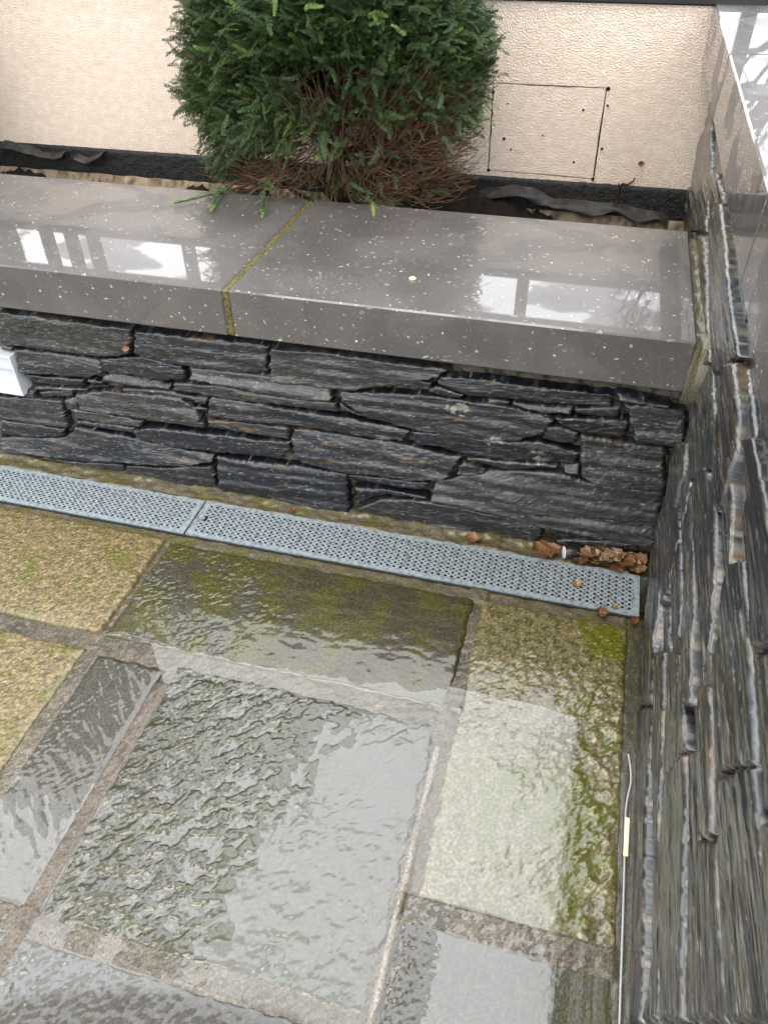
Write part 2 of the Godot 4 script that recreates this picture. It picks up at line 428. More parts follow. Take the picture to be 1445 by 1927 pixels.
func make_paving() -> void:
	var p := structure("patio_paving", "wet riven sandstone slabs laid with brown mortar joints")
	var slabs := [
		["A", "ochre", -1.60, -1.038, 0.187, 0.472, 0.0034, "damp_slab", "rough yellow ochre slab next to the drain"], ["B", "olive", -1.023, -0.335, 0.197, 0.472, 0.0029, "wet_slab", "dark olive slab along the drain"],
		["C", "mossy", -0.317, -0.028, 0.196, 0.811, 0.0027, "wet_slab", "tan slab with green moss beside the slate wall"], ["D", "ochre", -1.60, -1.041, 0.515, 0.985, 0.0036, "damp_slab", "rough yellow ochre slab with a pale worn edge"],
		["E", "slate_grey", -1.018, -0.871, 0.519, 0.976, 0.0029, "wet_slab", "narrow smooth dark grey slab"], ["F", "green_grey", -0.849, -0.345, 0.507, 0.976, 0.0024, "wet_slab", "large rippled grey green slab under a film of water"],
		["G", "brown", -1.60, -0.352, 1.001, 1.45, 0.0036, "wet_slab", ""], ["H", "slate_grey", -0.327, -0.029, 0.838, 1.45, 0.0029, "wet_slab", "grey slab mostly under water with chisel marks on its edge"],
		["I", "ochre", -2.30, -1.615, 0.19, 0.75, 0.009, "damp_slab", ""], ["I", "brown", -2.30, -1.615, 0.77, 1.45, 0.009, "damp_slab", ""], ["I", "olive", -3.1, -2.315, 0.19, 1.0, 0.012, "damp_slab", ""], ["I", "ochre", -3.1, -2.315, 1.015, 1.9, 0.012, "damp_slab", ""],
		["I", "olive", -0.72, -0.029, 1.465, 2.1, 0.009, "wet_slab", ""], ["I", "ochre", -1.5, -0.735, 1.465, 2.1, 0.009, "damp_slab", ""], ["I", "brown", -2.30, -1.515, 1.465, 2.1, 0.009, "damp_slab", ""]]
	for a in slabs:
		var o := obj("paving_slab", slab_mesh(a[0], a[1], a[2], a[3], a[4], a[5], a[6]), M[a[7]], p)
		if a[8] != "": o.set_meta("label", a[8])
	var v := PackedVector3Array()
	var col := PackedColorArray()
	var xs := []
	var x := -1.7
	while x < 0.035: 
		xs.append(x); x += 0.0042
	var nz := 360
	for j in nz:
		for xx in xs:
			var z := lerpf(1.47, -0.03, float(j) / (nz - 1))
			var y := mortar_height(xx, z)
			if z > 0.047 and z < 0.163: y = -0.098
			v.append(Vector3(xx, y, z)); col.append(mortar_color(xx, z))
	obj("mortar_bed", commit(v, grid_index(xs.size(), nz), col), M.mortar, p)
	box("mortar_base", Vector3(-3.2, -0.10, 0.169), Vector3(0.03, -0.034, 2.3), M.wall_core, p)
	# standing water: one flat sheet in the low part of the yard
	var w := PackedVector3Array([Vector3(-1.3, 0, 1.44), Vector3(-1.3, 0, 0.476), Vector3(-1.0, 0, 0.462), Vector3(-0.35, 0, 0.40), Vector3(-0.312, 0, 0.40), Vector3(-0.02, 0, 0.45), Vector3(-0.006, 0, 0.48), Vector3(-0.006, 0, 1.44)])
	var wi := PackedInt32Array()
	for k in range(1, w.size() - 1): wi.append_array(PackedInt32Array([0, k, k + 1]))
	var wo := obj("water", commit(w, wi), M.water)
	wo.set_meta("kind", "structure"); wo.set_meta("label", "clear rain puddle standing on the low slabs and joints"); wo.set_meta("category", "water")

# ------------------------------------------------------------------ slate walls
# a split slate block between a top and a bottom line (u, v in metres, left to right), standing proud of its wall
func slate_mesh(top: Array, bot: Array, proud: float, frame: Basis, seed_: float, tone: Color, pale: float, rust: float, cell := 0.0034, calm := 1.0) -> ArrayMesh:
	var length: float = maxf(top[-1].x - top[0].x, bot[-1].x - bot[0].x)
	var high := 0.0
	for k in 5:
		high = maxf(high, poly_at(top, k / 4.0).y - poly_at(bot, k / 4.0).y)
	var nu := clampi(int(length / cell), 6, 150)
	var nv := clampi(int(high / (cell * 0.62)), 5, 44)
	var flat := 1.0 if calm == 1.0 else 0.45
	var tilt := ns.get_noise_2d(seed_, 4.0) * 0.010 * flat
	var turn := ns.get_noise_2d(seed_, 9.0) * 0.012 * flat
	var v := PackedVector3Array()
	var col := PackedColorArray()
	for j in range(-1, nv + 2):
		for i in range(-1, nu + 2):
			var a := clampf(float(i) / nu, 0, 1)
			var b := clampf(float(j) / nv, 0, 1)
			var pt := poly_at(top, a)
			var pb := poly_at(bot, a)
			var rag := 0.003 if calm == 1.0 else 0.004
			pt.y += 0.0014 * flat + rag * nf.get_noise_2d(pt.x * 30 + seed_, 1.0)
			pb.y += -0.0014 * flat + rag * nf.get_noise_2d(pb.x * 30 + seed_, 5.0)
			var p := pb.lerp(pt, b)
			var ends := pow(absf(a * 2 - 1), 8)
			p.x += 0.007 * nf.get_noise_2d(p.y * 60 + seed_, a * 2.0) * ends
			var w := -0.035
			if i >= 0 and j >= 0 and i <= nu and j <= nv:
				var d := minf(minf(b, 1 - b) * maxf(pt.y - pb.y, 0.001), minf(a, 1 - a) * length)
				var l := ns.get_noise_2d(p.x * 4.0 * calm + seed_, p.y * 34.0) + 0.25 * nf.get_noise_2d(p.x * 14.0 * calm, p.y * 60.0 + seed_)
				var steps := floorf(l * 2.6 + 0.5) / 2.6
				w = proud + tilt * (b - 0.5) * 2.0 + turn * (a - 0.5) + 0.0030 * flat * steps + 0.0005 * l + 0.0020 * calm * ns.get_noise_2d(p.x * 7 * calm + seed_, p.y * 14)
				w += 0.0005 * nf.get_noise_2d(p.x * 30 * calm, p.y * 260 + seed_)
				w -= (0.009 if calm == 1.0 else 0.006) * exp(-d / (0.0017 if calm == 1.0 else 0.0013))
				if calm < 1.0: w += 0.0011 * nf.get_noise_2d(p.x * 6, p.y * 150 + seed_) + 0.0012 * absf(nf.get_noise_2d(p.x * 16 + seed_, p.y * 40))
			v.append(frame * Vector3(p.x, p.y, w))
			var s1 := nf.get_noise_2d(p.x * 7 * calm + seed_ * 3.0, p.y * 130)
			var s2 := nf.get_noise_2d(p.x * 26 * pow(calm, 3) + seed_, p.y * 60 + 17)
			var c := tone * (1.0 + 0.8 * s1)
			c = c.lerp(Color(0.092, 0.095, 0.098), clampf((s2 - 0.24 + pale * 0.22) * 2.4, 0, 0.75))
			c = c.lerp(Color(0.30, 0.29, 0.27), clampf((nf.get_noise_2d(p.x * 55 * pow(calm, 3) + seed_, p.y * 190) - 0.45 + pale * 0.1) * 7.0, 0, 0.85))
			c = c.lerp(Color(0.18, 0.11, 0.052), clampf((nf.get_noise_2d(p.x * 9 * calm + 50, p.y * 45 + seed_) - 0.42 + rust * 0.4) * 3.0, 0, 0.7))
			if calm < 1.0:
				var e0 := Vector2(0.327, 0.245)
				var seg := Vector2(0.236, 0.395) - e0
				if p.x < 0.05: c = c.lerp(Color(0.13, 0.125, 0.055), clampf(0.25 + nf.get_noise_2d(p.x * 8 + 3, p.y * 22) * 2.2 - maxf(p.x, 0.0) * 8.0, 0, 0.75))
				c = c.lerp(Color(0.19, 0.17, 0.12), clampf((nf.get_noise_2d(p.x * 3 + seed_ * 0.3, p.y * 95 + 8) - 0.18) * 3.0, 0, 0.7))
				var on := clampf((Vector2(p.x, p.y) - e0).dot(seg) / seg.length_squared(), 0, 1)
				if (e0 + seg * on).distance_to(p) < 0.004 + 0.004 * nf.get_noise_2d(p.x * 60, p.y * 60) + 0.006 * smoothstep(0.7, 1.0, on) and nf.get_noise_2d(p.x * 35, p.y * 90) > -0.15: c = Color(0.42, 0.38, 0.31)
			else:
				for q in [[-0.248, 0.232, 0.016], [-0.345, 0.268, 0.017], [-0.26, 0.25, 0.010], [-0.42, 0.33, 0.02]]:
					if Vector2(p.x - q[0], (p.y - q[1]) * 1.6).length() < q[2] * (0.8 + 1.6 * nf.get_noise_2d(p.x * 50, p.y * 70)): c = c.lerp(Color(0.40, 0.36, 0.30), 0.8)
			c.a = 1.0
			col.append(c)
	return commit(v, grid_index(nu + 3, nv + 3), col)

func slate_tone(s: float) -> Color:
	var k := ns.get_noise_2d(s * 1.7, 33.0)
	return Color(0.0075, 0.0100, 0.0165).lerp(Color(0.036, 0.036, 0.036), clampf(0.3 + k * 1.5, 0, 1))

# fill a stretch of wall with random courses of slate
func random_courses(parent: Node, frame: Basis, at: float, u0: float, u1: float, v0: float, v1: float, r: RandomNumberGenerator, reach: float, cell: float, lo := 0.024, hi := 0.062, rust := 0.1, longest := 0.46) -> void:
	var v := v0
	var n := 0
	while v < v1 - 0.012:
		var h := r.randf_range(lo, hi)
		if v + h > v1 - 0.02: h = v1 - v
		var u := u0 - r.randf_range(0.0, 0.12)
		var drift := r.randf_range(-0.008, 0.008)
		while u < u1:
			var l := r.randf_range(0.12, longest)
			var e := minf(u + l, u1)
			if u1 - e < 0.06: e = u1
			var s := maxf(u, u0)
			if e - s > 0.03:
				var g := 0.0022 if at == 0.0 else 0.0009
				var split := r.randf() < 0.38 and h > 0.04
				var bands := [[0.0, 1.0]]
				if split:
					var m := r.randf_range(0.35, 0.65)
					bands = [[0.0, m], [m, 1.0]]
				for b in bands:
					var top := []
					var bot := []
					var taper := r.randf_range(0.0, 0.4 if at == 0.0 else 0.75)
					var k1 := r.randf_range(-0.006, 0.006)
					for q in 6:
						var f := q / 5.0
						var sh := 1.0 - taper * (pow(f, 3) if n % 2 == 0 else pow(1 - f, 3))
						var uu := lerpf(s + g, e - g, f)
						var wav := 0.007 * ns.get_noise_2d(uu * 5.0, v * 30.0)
						var wav2 := 0.007 * ns.get_noise_2d(uu * 5.0, (v + h) * 30.0)
						var y0: float = v + wav + drift * 0
						var y1: float = v + h + wav2
						var mid: float = (b[0] + b[1]) / 2.0
						var a0: float = lerpf(y0, y1, b[0]) + g + k1 * f * (1 if b[0] > 0 else 0)
						var a1: float = lerpf(y0, y1, b[1]) - g + k1 * f * (1 if b[1] < 1 else 0)
						bot.append(Vector2(uu, lerpf(lerpf(y0, y1, mid), a0, sh))); top.append(Vector2(uu, lerpf(lerpf(y0, y1, mid), a1, sh)))
					var sd := r.randf_range(0, 400)
					var o := obj("slate_stone", slate_mesh(top, bot, (r.randf_range(-0.7, 1.0) - (1.6 if at > 0.0 else 0.0)) * reach, frame, sd, slate_tone(sd), r.randf_range(-0.3, 1.5), rust if r.randf() < 0.3 else 0.0, cell, 0.45 if at > 0.0 else 1.0), M.slate_side if at > 0.0 else M.slate, parent)
					o.position = Vector3.ZERO
					n += 1
			u = e
			if e >= u1: break
		v += h

func make_back_wall() -> void:
	var wall := thing("slate_wall", "low dark slate stone wall under the grey coping, behind the metal drain", "stone wall", Vector3(-0.9, 0, -0.02))
	wall.position = Vector3.ZERO
	box("wall_core", Vector3(-3.1, -0.15, -0.30), Vector3(0.02, COPE_LOW - 0.002, -0.024), M.wall_core, wall)
	# outlines of the stones, traced: [top line], [bottom line], proud in mm, pale, rust
	var T := [
		[[0,50,250,85,515,122], [0,182,60,187,200,207,380,230,503,222], 8, 0.45, 0.1],
		[[525,128,800,158,1043,192], [527,215,640,255,780,272,940,300,1040,292], 6, 0.35, 0.0],
		[[1050,192,1300,218,1500,245,1740,285], [1052,322,1200,337,1350,355,1451,347,1705,310], 10, 0.1, 0.0],
		[[58,197,200,214,370,240,392,252], [84,284,200,296,330,311,402,290], 9, 0.2, 0.0],
		[[388,242,550,234,705,270], [394,286,480,300,620,325,722,320], 5, 0.1, 0.0],
		[[95,297,330,318], [112,338,330,352], 4, 0.3, 0.0], [[395,305,470,304,660,342], [395,328,500,346,662,362], -1, 0.5, 0.2],
		[[732,276,900,287,1050,312,1284,352], [740,312,850,332,980,360,1180,390,1290,396], 8, 0.7, 0.3],
		[[672,333,850,342,1000,374,1304,413], [672,358,820,386,1000,410,1200,438,1308,450], 4, 0.2, 0.0],
		[[465,358,560,358,680,372,800,397], [480,374,620,388,720,402,790,412], 1, 0.5, 0.0],
		[[0,352,140,366], [0,370,140,394], 3, 0.6, 0.2], [[150,366,282,368], [160,390,272,394], 0, 0.7, 0.2],
		[[0,377,120,390,238,404], [0,470,100,486,268,506], 8, 0.3, 0.0],
		[[298,376,420,364,560,374,700,390,762,440], [310,427,420,447,560,471,690,492,802,510], 9, 0.5, 0.0],
		[[266,437,420,457,562,482], [290,472,400,490,540,503], 4, 0.2, 0.0],
		[[815,390,1000,414,1200,447,1320,466,1450,490,1598,514], [806,455,900,470,1100,490,1300,520,1450,543,1566,557], 8, 0.1, 0.0],
		[[1312,365,1671,385,1971,424,2150,468], [1330,400,1431,466,1621,512,1821,538,2011,554,2121,516], 9, 0.0, 0.0],
		[[808,476,950,486,1120,507], [815,511,950,531,1120,556], 5, 0.6, 0.75], 
		[[530,511,600,497,800,527,1000,551,1130,562], [528,546,650,576,800,596,1000,620,1090,626,1128,594], 9, 0.1, 0.0],
		[[0,480,130,490,252,512], [0,540,120,547,248,541], 3, 0.3, 0.0],
		[[0,550,250,548,292,507,500,547,650,581,838,611], [0,586,150,610,350,630,560,640,740,650,832,628], 8, 0.3, 0.2],
		[[292,483,400,492,528,507], [300,500,420,520,518,526], 2, 0.6, 0.2],
		[[150,627,300,642,478,653], [150,646,350,680,478,696], 0, 0.0, 0.0], [[490,656,640,657,832,652], [492,705,640,725,780,745,842,736], 6, 0.1, 0.0],
		[[842,616,1000,640,1180,662,1350,687], [852,735,1000,770,1200,810,1362,830], 10, -0.2, 0.0],
		[[1130,512,1321,535,1521,565,1661,594,1797,619], [1142,600,1180,640,1321,674,1471,685,1621,702,1741,694], 10, 0.45, 0.55],
		[[1606,520,1721,525,1861,545,2101,565,2248,602], [1608,573,1721,593,1801,613,2021,640,2246,655], 5, 0.3, 0.1],
		[[2121,498,2171,503,2246,523], [2100,553,2171,573,2241,578], 3, 0.3, 0.0],
		[[1701,305,1921,323,2386,382], [1701,333,1821,383,1971,393,2171,413,2381,433], 6, 0.3, 0.1],
		[[1531,334,1621,323,1681,334], [1531,349,1671,359], 1, 0.6, 0.0], [[1661,358,1701,345,1811,381], [1661,374,1781,393], 3, 0.3, 0.0],
		[[1986,408,2101,423,2226,431], [1986,424,2101,448,2221,455], 2, 0.7, 0.1], [[2231,431,2411,424], [2231,453,2321,471,2406,471], 3, 0.4, 0.0],
		[[2396,373,2601,413], [2401,404,2611,429], 2, 0.4, 0.0], [[2426,419,2521,424,2664,444], [2470,556,2571,573,2655,581], 8, 0.7, 0.0],
		[[2156,461,2271,468,2441,479], [2161,488,2251,523,2431,548], 6, 0.4, 0.0], [[2251,530,2421,564,2582,584], [2261,683,2321,713,2471,738,2582,748], 12, 0.5, -0.3],
		[[1811,623,2021,643,2171,658], [1816,643,1971,678,2171,671], 3, 0.6, 0.3], [[1776,654,1801,640,1896,678], [1771,683,1821,695,1881,688], 4, 0.9, 0.1],
		[[2176,656,2250,654], [2191,678,2251,688], 2, 0.5, 0.1], 
		[[1681,718,1901,679,2151,684,2271,714,2421,734,2581,759], [1671,783,1821,818,2021,863,2321,923,2536,963], 10, 0.15, 0.0],
		[[1346,689,1421,694,1671,723], [1351,718,1521,743,1631,752], 3, 0.6, 0.1], [[1376,739,1501,750,1661,774], [1371,800,1501,770,1651,788], 4, 0.4, 0.0],
		[[1391,818,1471,785,1671,790,1921,843,2106,898], [1386,830,1621,883,1821,928,2061,961,2104,936], 6, 0.0, 0.0],
		[[2111,893,2221,903,2306,933], [2116,923,2221,945,2304,946], 3, 0.8, 0.3], [[2161,944,2321,945,2486,963], [2161,968,2321,1008,2461,1023], 0, 0.4, 0.1],
		[[760,383,806,392], [750,410,800,420], 1, 0.6, 0.0], [[242,404,304,388], [262,440,300,436], 0, 0.7, 0.1], [[338,322,396,332], [346,352,400,360], -2, 0.7, 0.2],
		[[0,592,80,602,146,616], [0,618,140,630], 2, 0.2, 0.0], [[1310,410,1420,470], [1325,440,1400,466], 1, 0.8, 0.2], [[745,425,800,436], [765,446,804,452], 1, 0.5, 0.0],
		[[0,186,50,192], [0,206,50,211], 2, 0.3, 0.0], [[115,342,345,356], [140,360,330,362], 1, 0.8, 0.1], [[2590,600,2640,600], [2590,700,2625,735], -8, 0.2, 0.0], [[1890,395,1985,412], [1890,420,1980,428], 0, 0.5, 0.0]]
	var n := 0
	for a in T:
		var lines := []
		for l in 2:
			var pts := []
			for k in range(0, a[l].size(), 2):
				var q := hit(a[l][k] * 0.48443, 560.0 + a[l][k + 1] * 0.48443, 2, 0.0)
				pts.append(Vector2(q.x, q.y))
			lines.append(pts)
		n += 1
		obj("slate_stone", slate_mesh(lines[0], lines[1], a[2] * 0.001 - 0.004, BACK, n * 7.3, slate_tone(n * 3.1), a[3], a[4], 0.0027), M.slate, wall)
	var r := RandomNumberGenerator.new(); r.seed = 5
	random_courses(wall, BACK, 0.0, -3.0, -1.62, 0.0, COPE_LOW - 0.01, r, 0.006, 0.008)

func make_side_wall() -> void:
	var wall := thing("slate_wall", "taller slate stone wall with polished grey coping that meets the render at right angles", "stone wall")
	box("wall_core", Vector3(0.020, -0.15, -0.97), Vector3(0.33, 0.757, 2.3), M.wall_core, wall)
	var r := RandomNumberGenerator.new(); r.seed = 29
	# the stones that stand out, traced: [edge nearer the floor], [edge nearer the coping], proud in mm, pale, rust
	var T := [
		[[300,900,250,1100,215,1400,180,1700,150,2000], [312,900,300,1200,265,1500,240,1700,230,2000], 2, 0.6, 0.2], [[340,650,320,900,300,1100,290,1500], [415,640,400,800,350,1000,328,1400], 4, -0.4, 0.0],
		[[345,980,330,1100,340,1400,345,1650], [385,980,390,1300,395,1500,380,1660], 5, -0.5, 0.0], [[395,870,385,1000,395,1400,390,1700,380,2000], [440,740,455,1000,460,1300,440,1700,435,2000], 3, 1.2, 0.1],
		[[440,470,440,700,445,830], [530,260,545,500,565,760], 3, 0.0, 0.2], [[450,870,460,1150,480,1350,520,1700], [520,770,580,880,585,1300,545,1740], 6, 0.1, 0.2],
		[[635,230,600,500,575,700,585,1000], [680,230,700,450,690,700,612,1000], 8, 0.2, 0.6], [[590,1010,595,1250,600,1500], [650,820,660,1000,640,1250], 1, 1.3, 0.9],
		[[695,620,720,900,690,1080,720,1300,740,1700], [770,620,850,1000,900,1300,900,1700], 4, -0.2, 0.0], [[640,1270,570,1850,590,2200,605,2350], [700,1240,740,1600,745,1900,780,2300], 5, 0.9, 0.0],
		[[170,2010,130,2230,100,2700,75,3650], [228,2010,215,2230,200,2600,190,3100,180,3650], 3, -0.3, 0.45], [[240,1730,225,2300,235,2700], [305,1730,290,2200,270,2700], 2, 0.2, 0.6],
		[[320,1730,310,2300,320,2390], [376,1730,400,2050,406,2230], 4, 1.2, 0.0], [[310,2400,290,2700,300,3100,296,3650], [415,2260,430,2500,420,3000,415,3650], 7, -0.3, 0.1],
		[[432,2250,440,2700,425,3200,430,3650], [470,2230,480,2700,490,3100,484,3650], 3, 1.2, 0.3], [[490,1900,490,2300,487,2690], [540,1900,545,2200,555,2690], 5, 0.1, 0.75],
		[[492,2710,500,3200,490,3650], [556,2710,588,3200,620,3650], 4, 0.4, 0.2], [[552,1900,560,2650], [585,1900,600,2650], 0, 0.9, 0.0],
		[[606,2380,612,2600,665,3000,704,3650], [785,2320,810,2600,830,3200,840,3650], 6, 1.1, 0.1], [[562,2670,592,3100,628,3650], [606,2670,658,3000,698,3650], 2, -0.3, 0.0],
		[[240,2870,240,3300,200,3650], [288,2830,295,3200,288,3650], 4, 1.4, 0.1], [[760,1730,800,2100,815,2560], [900,1730,930,2100,960,2560], 3, -0.2, 0.0], [[822,2600,836,3100,850,3650], [980,2600,1010,3100,1040,3650], 5, 0.7, 0.1],
		[[490,-953,450,-750,440,-450], [540,-1030,530,-700,500,-450], 2, 0.7, 0.2], [[540,-520,545,0,560,300], [610,-600,640,-200,690,200], 6, 1.2, 0.1], [[530,-760,535,-640,540,-530], [575,-750,610,-650,600,-530], 4, 0.9, 0.3], [[450,-420,455,0,500,240], [505,-430,520,0,530,230], 3, 0.5, 0.2]]
	var n := 0
	for a in T:
		var lines := []
		for l in 2:
			var pts := []
			for k in range(0, a[l].size(), 2):
				var q := hit(1140.0 + a[l][k] * 0.3631, 600.0 + a[l][k + 1] * 0.3631, 0, -0.002)
				pts.append(Vector2(q.z, minf(q.y, 0.75)))
			lines.append(pts)
		n += 1
		obj("slate_stone", slate_mesh(lines[1], lines[0], a[2] * 0.001 + 0.001, SIDE, n * 11.7, slate_tone(n * 5.3), a[3], a[4], 0.0036, 0.5), M.slate_side, wall)
	random_courses(wall, SIDE, 1.0, -0.96, 1.35, -0.02, 0.752, r, 0.0065, 0.0038, 0.040, 0.105, 0.5, 0.8)
	random_courses(wall, SIDE, 1.0, 1.352, 2.2, -0.02, 0.752, r, 0.011, 0.009, 0.03, 0.07, 0.3)

# ------------------------------------------------------------------ copings
func make_copings() -> void:
	var z0 := -0.477
	var z1 := 0.03
	var g := "coping slabs of the low wall"
	var c := obj("coping_slab", bevel_box(Vector3(0.852, 0.098, z1 - z0), 0.003), M.coping); c.position = Vector3(-0.447, 0.493, (z0 + z1) / 2)
	tag(c, "grey flecked limestone coping slab ending at the taller slate wall", "coping stone", g)
	c = obj("coping_slab", bevel_box(Vector3(1.1, 0.098, z1 - z0), 0.003), M.coping); c.position = Vector3(-1.437, 0.493, (z0 + z1) / 2)
	tag(c, "grey flecked limestone coping slab above the white wall light", "coping stone", g)
	c = obj("coping_slab", bevel_box(Vector3(1.1, 0.098, z1 - z0), 0.003), M.coping); c.position = Vector3(-2.553, 0.493, (z0 + z1) / 2)
	tag(c, "grey flecked limestone coping slab beyond the one with the wall light", "coping stone", g)
	for x in [-0.880, -1.995]:
		var j := box("coping_joint", Vector3(x - 0.0072, COPE_LOW + 0.002, z0 + 0.002), Vector3(x + 0.0072, COPE_TOP - 0.002, z1 - 0.0015), M.moss_joint)
		tag(j, "mossy yellow mortar joint between two grey coping slabs" if x > -1 else "mossy mortar joint further along the low grey coping", "mortar joint")
	var b := box("coping_bed", Vector3(-3.0, COPE_LOW - 0.012, -0.3), Vector3(-0.03, COPE_LOW - 0.0005, -0.016), M.moss_joint)
	tag(b, "thin ochre mortar bed between low coping and slate stones", "mortar")
	# uneven mortar fillet between the coping's end and the taller wall
	var v := PackedVector3Array()
	var col := PackedColorArray()
	for j in 60:
		for i in 12:
			var z := lerpf(0.035, -0.47, j / 59.0)
			var x := lerpf(-0.024, 0.016, i / 11.0)
			var y := COPE_TOP - 0.012 + 0.005 * nf.get_noise_2d(x * 40, z * 25) + 0.012 * smoothstep(-0.01, 0.012, x)
			if j == 0: y = COPE_LOW - 0.012
			v.append(Vector3(x, y, z))
			var q := clampf(0.5 + nf.get_noise_2d(x * 30, z * 30) * 2.0, 0, 1)
			col.append(Color(0.12, 0.105, 0.02).lerp(Color(0.10, 0.08, 0.05), q))
	var f := obj("mortar_fillet", commit(v, grid_index(12, 60), col), M.mortar)
	tag(f, "green mossy mortar fillet between coping end and taller slate wall", "mortar")
	# the taller wall
	var cuts := [[-0.974, -0.459], [-0.4545, 0.272], [0.2765, 1.0], [1.0045, 1.75]]
	var said := ["polished grey coping slab on the taller wall, touching the cream render", "polished grey coping slab on the taller wall, second from the cream render", "polished grey coping slab on the taller wall, third from the cream render", "polished grey coping slab on the taller wall, fourth from the cream render"]
	for k in 4:
		var s := obj("coping_slab", bevel_box(Vector3(0.39, 0.114, cuts[k][1] - cuts[k][0]), 0.003), M.coping)
		var cz: float = (cuts[k][0] + cuts[k][1]) / 2
		s.transform = Transform3D(Basis(Vector3.RIGHT, 0.019), Vector3(0.165, 0.822 - 0.019 * (cz + 0.36), cz))
		tag(s, said[k], "coping stone", "coping slabs of the taller wall")
	var names := ["thin dark joint nearest the cream render in the taller wall's coping", "thin dark joint over the low coping's front edge in taller coping", "thin dark joint in taller coping, furthest from the render"]
	for k in 3:
		var jz: float = (cuts[k][1] + cuts[k + 1][0]) / 2
		var drop: float = -0.019 * (jz + 0.36)
		var j := box("coping_joint", Vector3(-0.0288, 0.767 + drop, jz - 0.0024), Vector3(0.358, 0.8775 + drop, jz + 0.0024), M.dark_joint, null, 0.0005)
		tag(j, names[k], "mortar joint")

# ------------------------------------------------------------------ rendered wall behind the bed
func make_render_wall() -> void:
	var wall := thing("rendered_wall", "cream textured render wall behind the yew bush with black tarred foot", "wall")
	var z := RENDER_Z
	box("wall_core", Vector3(-4.2, -0.15, z - 0.16), Vector3(0.40, 0.884, z - 0.034), M.wall_core, wall, 0.004)
	# render skin with a sawn patch: four pieces round it
	var a := hit(927, 155, 2, z)
	var b := hit(1142, 165, 2, z)
	var c := hit(1117, 338, 2, z)
	var d := hit(917, 321, 2, z)
	var lo := 0.470
	var hi := 0.885
	var outer := [Vector3(-4.2, hi, z), Vector3(0.02, hi, z), Vector3(0.02, lo, z), Vector3(-4.2, 0.456, z)]
	var inner := [a, b, c, d]
	var v := PackedVector3Array()
	var idx := PackedInt32Array()
	var quad := func(p: Array):
		var f := v.size()
		for q in p: v.append(q)
		idx.append_array(PackedInt32Array([f, f + 1, f + 2, f, f + 2, f + 3]))
	var back := Vector3(0, 0, -0.03)
	for k in 4:
		var k2 := (k + 1) % 4
		quad.call([outer[k], outer[k2], inner[k2], inner[k]])
		quad.call([inner[k], inner[k2], inner[k2] + back, inner[k] + back])
	quad.call([outer[3] + back, outer[3], outer[2], outer[2] + back])
	var st := SurfaceTool.new(); st.begin(Mesh.PRIMITIVE_TRIANGLES); st.set_smooth_group(-1)
	for i in idx: st.add_vertex(v[i])
	st.generate_normals()
	obj("render_coat", st.commit(), M.render, wall)
	var mid: Vector3 = (a + b + c + d) / 4
	st = SurfaceTool.new(); st.begin(Mesh.PRIMITIVE_TRIANGLES); st.set_smooth_group(-1)
	var rim := []
	for k in 4:      # the sawn edge wanders a little
		for s in 9:
			var p: Vector3 = inner[k].lerp(inner[(k + 1) % 4], s / 9.0)
			var inw := (mid - p).normalized()
			rim.append(p + inw * (0.0040 + 0.0014 * ns.get_noise_2d(k * 9.0 + s * 2.1, 3.0)))
	for k in rim.size():
		var p: Vector3 = rim[k]
		var q: Vector3 = rim[(k + 1) % rim.size()]
		st.add_vertex(mid); st.add_vertex(p); st.add_vertex(q)
		st.add_vertex(p); st.add_vertex(p + back); st.add_vertex(q + back)
		st.add_vertex(p); st.add_vertex(q + back); st.add_vertex(q)
	st.generate_normals()
	var patch := obj("sawn_patch", st.commit(), M.render, wall)
	patch.set_meta("label", "rectangular patch of render outlined by a dark saw cut")
	var cyl := CylinderMesh.new(); cyl.top_radius = 0.0042; cyl.bottom_radius = 0.0042; cyl.height = 0.004; cyl.radial_segments = 14; cyl.rings = 1
	for h in [[928,172,1.0],[1144,167,1.15],[1115,337,1.0],[919,320,1.0],[955,195,0.5],[1097,207,0.7],[1143,199,0.7],[1021,255,0.5],[961,281,0.6],[1079,305,0.7],[1132,280,0.8],[948,261,0.9]]:
		obj("hole_and_speck_disc", cyl, M.hole_shade_speck, wall, Transform3D(Basis(Vector3.RIGHT, PI / 2).scaled(Vector3(h[2], h[2], 1.0)), hit(h[0], h[1], 2, z + 0.0005)))  # slightly proud discs: drill hole shade put into the colour, plus dirt specks
	# black tarred foot with an uneven top edge
	var gv := PackedVector3Array()
	for j in 14:
		for i in 500:
			var x := lerpf(-4.2, 0.02, i / 499.0)
			var top := lerpf(0.456, 0.470, (x + 4.2) / 4.22) + 0.003 * nf.get_noise_2d(x * 22, 2.0) + 0.0025 * ns.get_noise_2d(x * 90, 2.0)
			var y := lerpf(0.385, top, j / 13.0)
			gv.append(Vector3(x, y, z + 0.0035 + (0.0022 * nf.get_noise_2d(x * 30, y * 60) if j < 13 else -0.004)))
	obj("tarred_foot", commit(gv, grid_index(500, 14)), M.bitumen, wall)
	# pale footing ledge under it
	gv = PackedVector3Array()
	for j in 8:
		for i in 260:
			var x := lerpf(-4.2, 0.02, i / 259.0)
			var t := j / 7.0
			var y := lerpf(0.22, 0.388, t) + 0.004 * nf.get_noise_2d(x * 16, 7)
			gv.append(Vector3(x, y, z + 0.030 - 0.022 * smoothstep(0.8, 1.0, t) + 0.003 * nf.get_noise_2d(x * 9, y * 20)))
	obj("footing", commit(gv, grid_index(260, 8)), M.pale_footing, wall)
	# dark flashing and the railing that stands on it
	var cap := box("flashing", Vector3(-4.2, 0.888, z - 0.17), Vector3(0.40, 0.906, z + 0.012), M.black_metal, wall)
	cap.set_meta("label", "black metal flashing along the top of the wall")
	var rail := thing("railing", "black metal railing standing on the cream wall", "railing", Vector3(-1.9, 0.906, z - 0.08))
